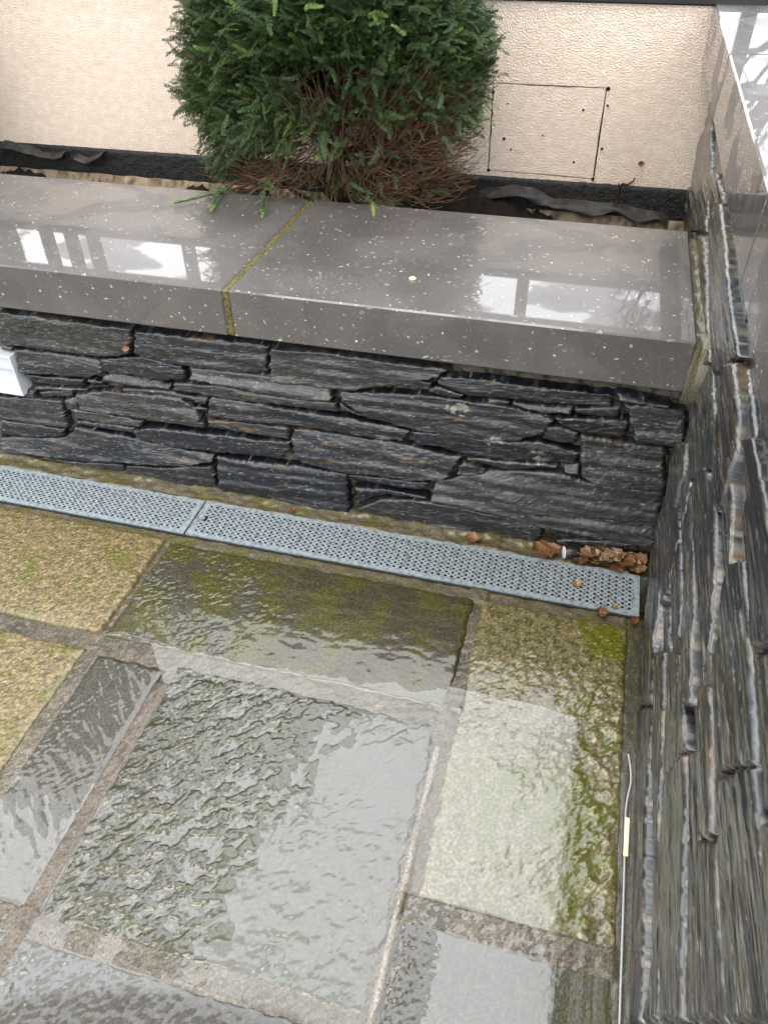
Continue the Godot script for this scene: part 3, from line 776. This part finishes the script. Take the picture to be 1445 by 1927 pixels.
	for x in [0.06, -0.405, -0.98, -1.56, -1.93, -2.02, -2.12, -2.9, -3.6]:
		box("post", Vector3(x - 0.018, 0, -0.018) - Vector3(-1.9, 0, 0), Vector3(x + 0.018, 1.0, 0.018) - Vector3(-1.9, 0, 0), M.black_metal, rail)
	box("rail", Vector3(-2.2, 0.17, -0.012), Vector3(2.1, 0.205, 0.012), M.black_metal, rail)
	box("rail", Vector3(-2.2, 1.0, -0.022), Vector3(2.1, 1.04, 0.022), M.black_metal, rail)
	# torn felt flaps hanging off the foot
	var flaps := [
		[[900,362],[960,352],[1000,357],[1040,378],[1100,382],[1150,386],[1200,396],[1240,404],[1258,412]], 
		[[0,268],[40,275],[75,288],[100,292],[118,286]], [[140,292],[160,300],[185,290],[192,286]]]
	for fi in 3:
		var fv := PackedVector3Array()
		var pts: Array = flaps[fi]
		var n: int = pts.size()
		for j in 5:
			for i in n * 6:
				var t := float(i) / (n * 6 - 1) * (n - 1)
				var k := mini(int(t), n - 2)
				var p := hit(lerpf(pts[k][0], pts[k + 1][0], t - k), lerpf(pts[k][1], pts[k + 1][1], t - k), 2, z + 0.03)
				var s := 1.0 - j / 4.0
				p.y -= s * (0.024 + 0.012 * ns.get_noise_2d(p.x * 14, fi * 3.0)) if fi == 0 else s * 0.013
				p.z = z + 0.008 + 0.030 * sin(s * 1.6) + 0.008 * ns.get_noise_2d(p.x * 16, s * 2.0)
				fv.append(p)
		var o := obj("felt_flap", commit(fv, grid_index(n * 6, 5)), M.felt, wall)
		o.set_meta("label", "torn strip of grey roofing felt hanging loose")

func make_house() -> void:
	var h := thing("house", "brown rendered house standing beyond the cream wall", "house", Vector3(-6.0, -0.14, -2.0))
	var o := Vector3(6.0, 0.14, 2.0)
	box("wall", Vector3(-9.0, -0.14, -2.3) + o, Vector3(-3.3, 5.4, -1.62) + o, M.house_wall, h, 0.01)
	for k in 5:
		var x := -3.8 - 0.75 * k
		var w := box("window", Vector3(x - 0.24, 0.95, -1.618) + o, Vector3(x + 0.24, 2.2, -1.59) + o, M.white_paint, h, 0.004)
		box("window_pane", Vector3(-0.19, -0.57, 0.002), Vector3(0.19, 0.57, 0.0165), M.white_blind, w, 0.002)
	for row in 1:
		for k in 4:
			var x := -4.1 - 1.3 * k
			var y := 3.2 + 2.2 * row
			var w := box("window", Vector3(x - 0.4, y, -1.618) + o, Vector3(x + 0.4, y + 1.2, -1.59) + o, M.white_paint, h, 0.004)
			box("window_pane", Vector3(-0.35, -0.55, 0.002), Vector3(0.35, 0.55, 0.0165), M.dark_glass, w, 0.002)

func grow(v: PackedVector3Array, idx: PackedInt32Array, col: PackedColorArray, from: Vector3, dir: Vector3, len: float, r: float, level: int, rn: RandomNumberGenerator) -> void:
	var pts := [from]
	var d := dir
	for k in 5:
		d = (d + Vector3(rn.randfn(), rn.randfn() + 0.25, rn.randfn()) * 0.16).normalized()
		pts.append(pts[-1] + d * len / 5)
	tube_into(v, idx, col, pts, r, r * 0.55, 5, Color.WHITE)
	if level == 0: return
	for k in 4:
		var side := Vector3(rn.randfn(), rn.randfn() * 0.5 + 0.2, rn.randfn()).normalized()
		grow(v, idx, col, pts[2 + (k % 4)], (d + side * 0.9).normalized(), len * rn.randf_range(0.55, 0.75), r * 0.5, level - 1, rn)

func make_bare_tree() -> void:
	var t := thing("bare_tree", "leafless tree standing beyond the cream wall", "tree", Vector3(1.3, -0.14, -5.0))
	var rn := RandomNumberGenerator.new(); rn.seed = 6
	obj("trunk", tube([Vector3(0, 0, 0), Vector3(0.03, 0.6, 0), Vector3(0.0, 1.2, 0.02)], 0.11, 0.08, 10), M.bark, t)
	for k in 5:
		var v := PackedVector3Array()
		var idx := PackedInt32Array()
		var col := PackedColorArray()
		grow(v, idx, col, Vector3(0, 1.1 + 0.02 * k, 0), Vector3(cos(k * 1.3) * 0.8, 0.9, sin(k * 1.3) * 0.8).normalized(), 1.3, 0.05, 4, rn)
		obj("limb", commit(v, idx, col), M.bark, t)

func make_bed() -> void:
	var s := structure("soil", "dark damp soil in the planting bed behind the coping")
	var v := PackedVector3Array()
	for j in 70:
		for i in 420:
			var x := lerpf(-3.2, 0.03, i / 419.0)
			var z := lerpf(-0.28, RENDER_Z + 0.005, j / 69.0)
			var y := 0.325 + 0.03 * nf.get_noise_2d(x * 5, z * 5) + 0.016 * nf.get_noise_2d(x * 26, z * 26)
			y += 0.045 * exp(-pow((x + 0.62) / 0.22, 2)) + smoothstep(-0.8, -0.95, z) * (0.036 + 0.05 * nf.get_noise_2d(x * 4 + 2, 1.0))
			y -= 0.05 * exp(-pow((x + 0.18) / 0.16, 2))
			v.append(Vector3(x, y, z))
	obj("soil_surface", commit(v, grid_index(420, 70)), M.soil, s)

# ------------------------------------------------------------------ channel drain
func grate_mesh(length: float) -> ArrayMesh:       # from x 0 to length, z 0 to 0.118; 8 rows of round holes
	var v := PackedVector3Array()
	var idx := PackedInt32Array()
	var pitch := 0.01408
	var cols := int((length - 0.012) / pitch)
	var rows := 8
	var zp := 0.0121
	var mx := (length - cols * pitch) / 2
	var mz := (0.118 - rows * zp) / 2
	var ring := 12
	var thick := 0.0012
	var quad := func(a: Vector3, b: Vector3, c: Vector3, d: Vector3):
		var f := v.size()
		v.append(a); v.append(b); v.append(c); v.append(d)
		idx.append_array(PackedInt32Array([f, f + 1, f + 2, f, f + 2, f + 3]))
	for i in cols:
		for j in rows:
			var cx := mx + (i + 0.5) * pitch
			var cz := mz + (j + 0.5) * zp
			for k in ring:
				var a0 := TAU * k / ring
				var a1 := TAU * (k + 1) / ring
				var o0 := edge_of(a0, pitch / 2, zp / 2)
				var o1 := edge_of(a1, pitch / 2, zp / 2)
				var r := 0.0035
				var p0 := Vector3(cx + cos(a0) * r, 0, cz + sin(a0) * r)
				var p1 := Vector3(cx + cos(a1) * r, 0, cz + sin(a1) * r)
				quad.call(Vector3(cx + o0.x, 0, cz + o0.y), Vector3(cx + o1.x, 0, cz + o1.y), p1, p0)
				quad.call(p0, p1, p1 - Vector3(0, thick, 0), p0 - Vector3(0, thick, 0))
	var e := Vector3(length, 0, 0.118)
	quad.call(Vector3(0, 0, 0), Vector3(e.x, 0, 0), Vector3(e.x, 0, mz), Vector3(0, 0, mz))
	quad.call(Vector3(0, 0, e.z - mz), Vector3(e.x, 0, e.z - mz), Vector3(e.x, 0, e.z), Vector3(0, 0, e.z))
	quad.call(Vector3(0, 0, mz), Vector3(mx, 0, mz), Vector3(mx, 0, e.z - mz), Vector3(0, 0, e.z - mz))
	quad.call(Vector3(e.x - mx, 0, mz), Vector3(e.x, 0, mz), Vector3(e.x, 0, e.z - mz), Vector3(e.x - mx, 0, e.z - mz))
	var dn := Vector3(0, -0.018, 0)
	quad.call(Vector3(0, 0, e.z), Vector3(e.x, 0, e.z), Vector3(e.x, 0, e.z) + dn, Vector3(0, 0, e.z) + dn)
	quad.call(Vector3(e.x, 0, 0), Vector3(0, 0, 0), Vector3(0, 0, 0) + dn, Vector3(e.x, 0, 0) + dn)
	quad.call(Vector3(0, 0, 0), Vector3(0, 0, e.z), Vector3(0, 0, e.z) + dn, Vector3(0, 0, 0) + dn)
	quad.call(Vector3(e.x, 0, e.z), Vector3(e.x, 0, 0), Vector3(e.x, 0, 0) + dn, Vector3(e.x, 0, e.z) + dn)
	var a := []
	a.resize(Mesh.ARRAY_MAX); a[Mesh.ARRAY_VERTEX] = v; a[Mesh.ARRAY_INDEX] = idx
	var st := SurfaceTool.new(); st.begin(Mesh.PRIMITIVE_TRIANGLES); st.set_smooth_group(-1)
	for i in idx: st.add_vertex(v[i])
	st.generate_normals()
	return st.commit()

func edge_of(a: float, hx: float, hz: float) -> Vector2:
	var c := Vector2(cos(a), sin(a))
	return c * minf(hx / maxf(absf(c.x), 1e-5), hz / maxf(absf(c.y), 1e-5))

func make_drain() -> void:
	var ch := thing("drain_channel", "dark channel trough beneath the perforated steel grates", "drain", Vector3(-0.5, 0, 0.1))
	var sh := Vector3(0.5, 0, -0.1)
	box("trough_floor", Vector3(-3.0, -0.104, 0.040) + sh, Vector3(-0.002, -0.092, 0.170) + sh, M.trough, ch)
	box("rim", Vector3(-3.0, -0.091, 0.0415) + sh, Vector3(-0.002, 0.0015, 0.0440) + sh, M.black_metal, ch, 0.0005)
	box("rim", Vector3(-3.0, -0.091, 0.1655) + sh, Vector3(-0.002, 0.0015, 0.1685) + sh, M.black_metal, ch, 0.0005)
	var mesh := grate_mesh(0.996)
	var said := ["galvanised perforated grate ending at the taller slate wall", "galvanised perforated grate in front of the stones below the wall light", "galvanised perforated grate beyond the one below the wall light"]
	for k in 3:
		var g := thing("drain_grate", said[k], "drain grate", Vector3(-1.002 - k * 1.0015, 0.0035 - 0.0006 * (k % 2), 0.0455), "perforated grates along the wall")
		obj("grate_plate", mesh, M.steel, g)
		var sl := CapsuleMesh.new(); sl.radius = 0.0032; sl.height = 0.019; sl.radial_segments = 10; sl.rings = 3
		obj("locking_slot_shade", sl, M.hole_shade_speck, g, Transform3D(Basis(Vector3.RIGHT, PI / 2).scaled(Vector3(1, 0.14, 1)), Vector3(0.0245, 0.0, 0.059)))  # flat dark capsule on the plate; its colour stands in for the slot's shade

# ------------------------------------------------------------------ wall light
func make_wall_light() -> void:
	var l := thing("wall_light", "white recessed wall light set in the dark slate stones", "wall light", Vector3(-1.56, 0.26, 0.0))
	var w := 0.112
	var h := 0.052
	box("frame", Vector3(-w, h - 0.006, -0.03), Vector3(w, h, 0.016), M.white_paint, l, 0.001)
	box("frame", Vector3(-w, -h, -0.03), Vector3(w, -h + 0.006, 0.016), M.white_paint, l, 0.001)
	box("frame", Vector3(w - 0.006, -h + 0.0062, -0.03), Vector3(w, h - 0.0062, 0.016), M.white_paint, l, 0.001)
	box("frame", Vector3(-w, -h + 0.0062, -0.03), Vector3(-w + 0.006, h - 0.0062, 0.016), M.white_paint, l, 0.001)
	box("hood", Vector3(-w + 0.0062, 0.016, -0.03), Vector3(w - 0.0062, h - 0.0062, 0.013), M.white_paint, l, 0.001)
	var v := PackedVector3Array([Vector3(-w + 0.006, -h + 0.006, 0.012), Vector3(w - 0.006, -h + 0.006, 0.012), Vector3(-w + 0.006, 0.018, -0.016), Vector3(w - 0.006, 0.018, -0.016)])
	obj("reflector", commit(v, grid_index(2, 2)), M.white_paint, l)

# ------------------------------------------------------------------ yew bushes
func spray_mesh(seed_: int, n: int) -> ArrayMesh:      # a yew twig along +y with flat ranks of needles
	var r := RandomNumberGenerator.new(); r.seed = seed_
	var v := PackedVector3Array()
	var idx := PackedInt32Array()
	var col := PackedColorArray()
	var stem := []
	for k in 6: stem.append(Vector3(0.004 * sin(k * 1.1 + seed_), k * 0.017, 0.006 * sin(k * 0.6)))
	tube_into(v, idx, col, stem, 0.0011, 0.0006, 3, Color(0.9, 0.85, 0.45))
	for k in n:
		for side in [-1.0, 1.0]:
			var y := 0.008 + 0.078 * k / (n - 1) + r.randf_range(-0.0012, 0.0012)
			var t := y / 0.085
			var at := Vector3(0.004 * sin(t * 5.5 + seed_), y, 0.006 * sin(t * 3.0))
			var len := r.randf_range(0.011, 0.019) * (1.0 - 0.5 * pow(t, 4))
			var fwd := r.randf_range(0.35, 0.7) + 0.8 * pow(t, 3)
			var dir := Vector3(side, fwd, r.randf_range(-0.25, 0.25)).normalized()
			var across := dir.cross(Vector3(0, 0, 1)).normalized() * 0.0013
			var bend := Vector3(0, 0, -0.0025)
			var c := Color(1, 1, 1) * r.randf_range(0.75, 1.25)
			if t > 0.85: c = c * 1.25
			c.a = 1.0
			var f := v.size()
			v.append(at - across * 0.5); v.append(at + across * 0.5)
			v.append(at + dir * len * 0.55 - across + bend * 0.3); v.append(at + dir * len * 0.55 + across + bend * 0.3)
			v.append(at + dir * len + bend)
			for q in 5: col.append(c)
			idx.append_array(PackedInt32Array([f, f + 2, f + 3, f, f + 3, f + 1, f + 2, f + 4, f + 3]))
	return commit(v, idx, col)

func bush(at: Vector3, rad: Vector3, sprays: int, label: String, seed_: int, bare: bool) -> void:
	var r := RandomNumberGenerator.new(); r.seed = seed_
	var root := thing("yew_bush", label, "bush", Vector3(at.x, 0.34, at.z), "clipped yew bushes in the planting bed")
	var o := Vector3(at.x, 0.34, at.z)
	# trunk and limbs
	obj("trunk", tube([Vector3(0, -0.03, 0), Vector3(0.01, 0.1, 0.01), Vector3(0.0, 0.25, 0.0), Vector3(0.02, 0.45, -0.01), Vector3(0.0, 0.7, 0.0)], 0.026, 0.008, 9), M.bark, root)
	for k in 26:
		var a := r.randf() * TAU
		var y0 := r.randf_range(0.05, 0.5)
		var up := r.randf_range(-0.1, 0.25)
		var tip := Vector3(cos(a) * rad.x * 0.8, y0 + up, sin(a) * rad.z * 0.8)
		var p := []
		for q in 6:
			var t := q / 5.0
			p.append(Vector3(0, y0, 0).lerp(tip, t) + Vector3(0.025 * sin(t * 4 + k), 0.03 * sin(t * PI) + 0.02 * sin(t * 5 + k), 0.025 * cos(t * 3.7 + k)) * t)
		obj("branch", tube(p, r.randf_range(0.006, 0.012), 0.002, 6), M.bark, root)
	# green crown
	var meshes := [spray_mesh(3, 20), spray_mesh(8, 17)]
	for half in 2:
		var tr := []
		var cs := []
		for k in sprays:
			var d := Vector3(r.randfn(), r.randfn(), r.randfn()).normalized()
			var shell := 1.0 - 0.42 * pow(r.randf(), 1.5)
			var lump := 1.0 + 0.10 * ns.get_noise_3d(d.x * 2.6 + seed_, d.y * 2.6, d.z * 2.6) + 0.05 * ns.get_noise_3d(d.x * 7, d.y * 7 + seed_, d.z * 7)
			var p := at + d * rad * shell * lump
			p.z = maxf(p.z, RENDER_Z + 0.02)
			if p.y < 0.44: continue
			if bare and d.z > -0.3:
				# lower parts of the bush have died back, most towards the right
				var q := Vector2(d.x, d.y)
				var hole := exp(-(pow((q.x - 0.10) / 0.24, 2) + pow((q.y - 0.04) / 0.16, 2)))
				if r.randf() < hole * 1.1: continue
				var low := -0.30 - 0.12 * q.x + 0.16 * ns.get_noise_2d(q.x * 4.0, 7.0)
				if q.x < -0.55: low = -0.66
				elif q.x < -0.1: low -= 0.12
				elif q.x > 0.25: low += 0.14
				if q.y < low and r.randf() < 0.93: continue
				if q.y < low + 0.28 and r.randf() < 0.45: continue
			elif bare and d.y < -0.5: continue
			var out := (Vector3(d.x, d.y * 0.6, d.z * 1.2) + Vector3(r.randfn(), r.randfn(), r.randfn()) * 0.42 + Vector3(0, 0.12 if d.y > -0.2 else -0.35, 0)).normalized()
			var face := (d + Vector3(0, 0.5, 0) + Vector3(r.randfn(), r.randfn(), r.randfn()) * 0.6).normalized()
			var x := out.cross(face).normalized()
			var b := Basis(x, out, x.cross(out)) * Basis.from_scale(Vector3.ONE * r.randf_range(0.34, 0.68))
			tr.append(Transform3D(b, p - o - out * 0.04))
			var g := r.randf()
			var c := Color(0.026, 0.053, 0.016).lerp(Color(0.036, 0.064, 0.016), g)
			if r.randf() < 0.06: c = Color(0.10, 0.17, 0.035)
			if r.randf() < 0.15: c = Color(0.026, 0.054, 0.024)
			cs.append(c)
		var mm := MultiMesh.new(); mm.transform_format = MultiMesh.TRANSFORM_3D; mm.use_colors = true; mm.mesh = meshes[half]; mm.instance_count = tr.size()
		for k in tr.size():
			mm.set_instance_transform(k, tr[k]); mm.set_instance_color(k, cs[k])
		var mi := MultiMeshInstance3D.new(); mi.name = "crown"; mi.multimesh = mm; mi.material_override = M.needle
		mi.set_meta("kind", "stuff")
		root.add_child(mi, true)
	# dead twigs of the underside
	var v := PackedVector3Array()
	var idx := PackedInt32Array()
	var col := PackedColorArray()
	for k in (1150 if bare else 300):
		var a := r.randf_range(-0.35, PI + 0.25)
		if r.randf() < 0.45: a = r.randf_range(-0.3, 1.1)
		var el := r.randf_range(-0.75, 0.15)
		var d := Vector3(cos(a), el, sin(a))
		var tip := at + Vector3(d.x * rad.x, d.y * rad.y, d.z * rad.z) * r.randf_range(0.72, 0.98) * Vector3(1, 1, 1)
		tip.y = maxf(tip.y, 0.50 + 0.04 * r.randf())
		var root_p := at + Vector3(cos(a) * rad.x * 0.12, el * 0.35 * rad.y - 0.12, sin(a) * rad.z * 0.15)
		var st := root_p.lerp(tip, r.randf_range(0.15, 0.6))
		var p := []
		var w := Vector3(r.randfn(), r.randfn(), r.randfn()) * 0.012
		for q in 6:
			var t := q / 5.0
			p.append(st.lerp(tip, t) + Vector3(0, 0.035 * t * t * r.randf(), 0) + w * sin(t * PI * 1.3) - o + Vector3(0, -0.02 * sin(t * PI), 0))
		var c := Color(0.6, 0.6, 0.6).lerp(Color(1.9, 1.7, 1.5), r.randf() * r.randf())
		tube_into(v, idx, col, p, r.randf_range(0.0010, 0.0022), 0.0007, 3, c)
	var tw := obj("dead_twigs", commit(v, idx, col), M.dead_twig, root)
	tw.set_meta("kind", "stuff"); tw.set_meta("label", "bare brown twigs at the underside of the bush")
	if bare:      # shoots that hang down over the coping
		var shoots := [[[470,365],[430,395],[385,415],[338,432]], [[560,300],[500,340],[498,390],[500,445]], [[640,330],[660,350],[690,365],[700,392]], [[460,330],[425,370],[410,395],[402,392]]]
		for si in shoots.size():
			var s: Array = shoots[si]
			var p := []
			for k in s.size():
				var w := hit(s[k][0], s[k][1], 2, lerpf(-0.52, -0.36, float(k) / (s.size() - 1)))
				w.y = maxf(w.y, COPE_TOP + 0.006)
				p.append(w - o)
			var sh := obj("hanging_shoot", tube(p, 0.0022, 0.0012, 5), M.bark, root)
			var mm := MultiMesh.new(); mm.transform_format = MultiMesh.TRANSFORM_3D; mm.use_colors = true; mm.mesh = meshes[0]; mm.instance_count = 16
			for k in 16:
				var t := 0.25 + 0.75 * k / 15.0
				var f := t * (p.size() - 1)
				var i0 := mini(int(f), p.size() - 2)
				var pos: Vector3 = p[i0].lerp(p[i0 + 1], f - i0)
				var dir: Vector3 = (p[i0 + 1] - p[i0]).normalized()
				var out := (dir + Vector3(r.randfn() * 0.5, 0.15 + r.randfn() * 0.15, r.randfn() * 0.3)).normalized()
				var x := out.cross(Vector3(0, 0.8, 0.6)).normalized()
				mm.set_instance_transform(k, Transform3D(Basis(x, out, x.cross(out)) * Basis.from_scale(Vector3.ONE * r.randf_range(0.22, 0.42)), pos))
				mm.set_instance_color(k, Color(0.035, 0.09, 0.028) if k < 13 else Color(0.16, 0.24, 0.05))
			var mi := MultiMeshInstance3D.new(); mi.name = "needles"; mi.multimesh = mm; mi.material_override = M.needle; mi.set_meta("kind", "stuff")
			sh.add_child(mi, true)

func make_bushes() -> void:
	bush(Vector3(-0.885, 0.775, -0.71), Vector3(0.385, 0.40, 0.30), 15000, "clipped round yew bush with bare brown twigs along its underside", 41, true)
	bush(Vector3(-2.42, 0.80, -0.71), Vector3(0.40, 0.40, 0.31), 3500, "clipped yew bush further along the planting bed", 43, false)

# ------------------------------------------------------------------ litter and small things
func leaf_mesh(size: float, curl: float, seed_: int, c: Color) -> ArrayMesh:
	var v := PackedVector3Array()
	var col := PackedColorArray()
	for j in 7:
		for i in 11:
			var t := i / 10.0
			var s := j / 6.0 * 2 - 1
			var w := sin(PI * pow(t, 0.8)) * (0.42 + 0.07 * sin(t * 22 + seed_) * absf(s)) + 0.01
			var p := Vector3((t - 0.5) * size, 0, s * w * size)
			p.y = curl * size * (0.55 * s * s + 0.4 * (t - 0.5) * (t - 0.5)) + 0.05 * size * ns.get_noise_2d(t * 3 + seed_, s * 2) + 0.02 * size * absf(s)
			v.append(p)
			var k := clampf(0.5 + ns.get_noise_2d(t * 4 + seed_ * 2, s * 3) * 1.2, 0, 1)
			var cc := c.lerp(c * 0.45, k)
			cc.a = 1
			col.append(cc)
	return commit(v, grid_index(11, 7), col)

func lay_leaf(at: Vector3, size: float, turn: float, tilt: float, curl: float, c: Color, label: String, group := "") -> void:
	var o := obj("dry_leaf", leaf_mesh(size, curl, int(at.x * 1000) % 97 + int(at.z * 700), c), M.leaf)
	o.transform = Transform3D(Basis(Vector3.UP, turn) * Basis(Vector3.RIGHT, tilt), at)
	tag(o, label, "leaf", group)

func make_litter() -> void:
	var r := RandomNumberGenerator.new(); r.seed = 13
	var oak := [Color(0.36, 0.17, 0.07), Color(0.45, 0.27, 0.13), Color(0.28, 0.11, 0.04), Color(0.52, 0.36, 0.22)]
	var pile := [[-0.205,0.028,0.052,0],[-0.135,0.034,0.034,2],[-0.118,0.026,0.040,3],[-0.10,0.034,0.032,1],[-0.088,0.018,0.046,0],[-0.070,0.026,0.044,3],[-0.055,0.034,0.036,2],[-0.062,0.016,0.040,1],[-0.04,0.030,0.034,0],[-0.018,0.034,0.036,1],[-0.03,0.022,0.036,3],[-0.012,0.016,0.030,2]]
	for k in pile.size():
		var p: Array = pile[k]
		lay_leaf(Vector3(p[0], 0.012 + 0.004 * (k % 3), p[1]), p[2] * 1.3, r.randf() * TAU, r.randf_range(-0.3, 0.3), r.randf_range(0.05, 0.28), oak[p[3]], ["curled orange brown leaf heaped behind the drain in the corner", "curled tan leaf heaped behind the drain in the corner", "curled dark russet leaf heaped behind the drain in the corner", "curled pale beige leaf heaped behind the drain in the corner"][p[3]], "dry leaves heaped in the corner")
	lay_leaf(Vector3(-0.366, 0.012, 0.030), 0.036, 0.1, 0.1, 0.3, oak[0], "single reddish brown leaf on the mortar ledge behind the drain")
	lay_leaf(Vector3(-0.135, 0.0075, 0.107), 0.024, 1.9, 0.0, 0.25, Color(0.55, 0.36, 0.15), "small tan leaf lying on top of the perforated grate")
	lay_leaf(Vector3(-0.055, 0.0065, 0.151), 0.014, 0.5, 0.0, 0.25, Color(0.42, 0.28, 0.1), "tiny dry leaf scrap at the front corner of the grate")
	lay_leaf(Vector3(-0.017, 0.006, 0.181), 0.022, 0.7, 0.3, 0.5, oak[2], "dark reddish leaf in the gap beside the mossy slab")
	lay_leaf(Vector3(-0.079, 0.007, 0.176), 0.026, 0.1, 0.4, 0.5, oak[2], "rust coloured leaf scrap along the grate's front rim")
	lay_leaf(hit(238, 655, 2, 0.016), 0.017, 0.2, 1.2, 0.3, Color(0.42, 0.2, 0.1), "small orange leaf caught in a gap between wall stones")
	lay_leaf(hit(1205, 308, 2, RENDER_Z + 0.006), 0.016, 0.2, 1.4, 0.5, Color(0.42, 0.16, 0.06), "small orange leaf stuck to the cream render")
	lay_leaf(Vector3(-0.79, 0.006, 0.03), 0.014, 0.9, 0.2, 0.3, oak[2], "tiny dark leaf on the ledge behind the grate joint")
	var peb := SphereMesh.new(); peb.radius = 0.007; peb.height = 0.006; peb.radial_segments = 14; peb.rings = 7
	var pb := obj("pebble", peb, M.wood_stick); pb.position = hit(776, 524, 1, COPE_TOP + 0.002)
	tag(pb, "small pale stone chip on the grey coping", "pebble")
	# bottle cap on its side
	var cap := thing("bottle_cap", "dark ribbed bottle cap with white rim lying among dry leaves", "bottle cap", Vector3(-0.152, 0.0185, 0.026))
	cap.rotation = Vector3(0.0, 0.25, 0.0)
	var prof := [[-0.017, 0.0125], [-0.016, 0.0135], [0.012, 0.0135], [0.016, 0.0115], [0.017, 0.0]]
	var v := PackedVector3Array()
	for q in prof:
		for k in 25:
			var a := TAU * k / 24
			var rr: float = q[1]
			v.append(Vector3(q[0], cos(a) * rr, sin(a) * rr))
	obj("shell", commit(v, grid_index(25, 5)), M.cap_plastic, cap)
	v = PackedVector3Array()
	for q in [[-0.0168, 0.0], [-0.0175, 0.0118], [-0.0182, 0.0128], [-0.0172, 0.0136], [-0.0158, 0.0138]]:
		for k in 25:
			var a := TAU * k / 24
			var rr: float = q[1]
			v.append(Vector3(q[0], cos(a) * rr, sin(a) * rr))
	obj("rim", commit(v, grid_index(25, 5)), M.white_paint, cap)
	# thin cord and pale stick along the foot of the taller wall
	var pts := []
	for q in [[1184,1420],[1188,1445],[1189,1470],[1184,1495],[1180,1520],[1178,1560],[1177,1620],[1175,1700],[1172,1800],[1170,1860],[1168,1927],[1165,2000]]:
		var w := hit(q[0], q[1], 1, 0.003)
		pts.append(w + Vector3(-0.002, 0, 0))
	var smooth := []
	for k in pts.size() - 1:
		for s in 4: smooth.append(pts[k].cubic_interpolate(pts[k + 1], pts[maxi(k - 1, 0)], pts[mini(k + 2, pts.size() - 1)], s / 4.0))
	var cd := obj("cord", tube(smooth, 0.0017, 0.0017, 8), M.cord)
	tag(cd, "thin pale grey cord lying along the foot of the taller wall", "cord")
	var a0 := hit(1180, 1538, 1, 0.008)
	var a1 := hit(1177, 1612, 1, 0.006)
	var stk := obj("stick", bevel_box(Vector3(0.007, 0.0035, a0.distance_to(a1)), 0.001), M.wood_stick)
	stk.transform = Transform3D(Basis(Vector3.UP, -0.02), (a0 + a1) / 2)
	tag(stk, "flat pale wooden stick lying on the cord by the wall", "stick")
	# a dried root that creeps out over the tarred foot
	var rt := thing("dry_root", "dried brown root clinging to the tarred foot of the wall", "root", hit(1160, 370, 2, RENDER_Z + 0.01))
	for line in [[[1157,392],[1160,380],[1158,368],[1165,355],[1163,345]], [[1163,352],[1172,346],[1180,348],[1190,342],[1194,335]]]:
		var pr := []
		for q in line: pr.append(hit(q[0], q[1], 2, RENDER_Z + 0.012) - rt.position)
		obj("root_strand", tube(pr, 0.0035, 0.0018, 6), M.bark, rt)
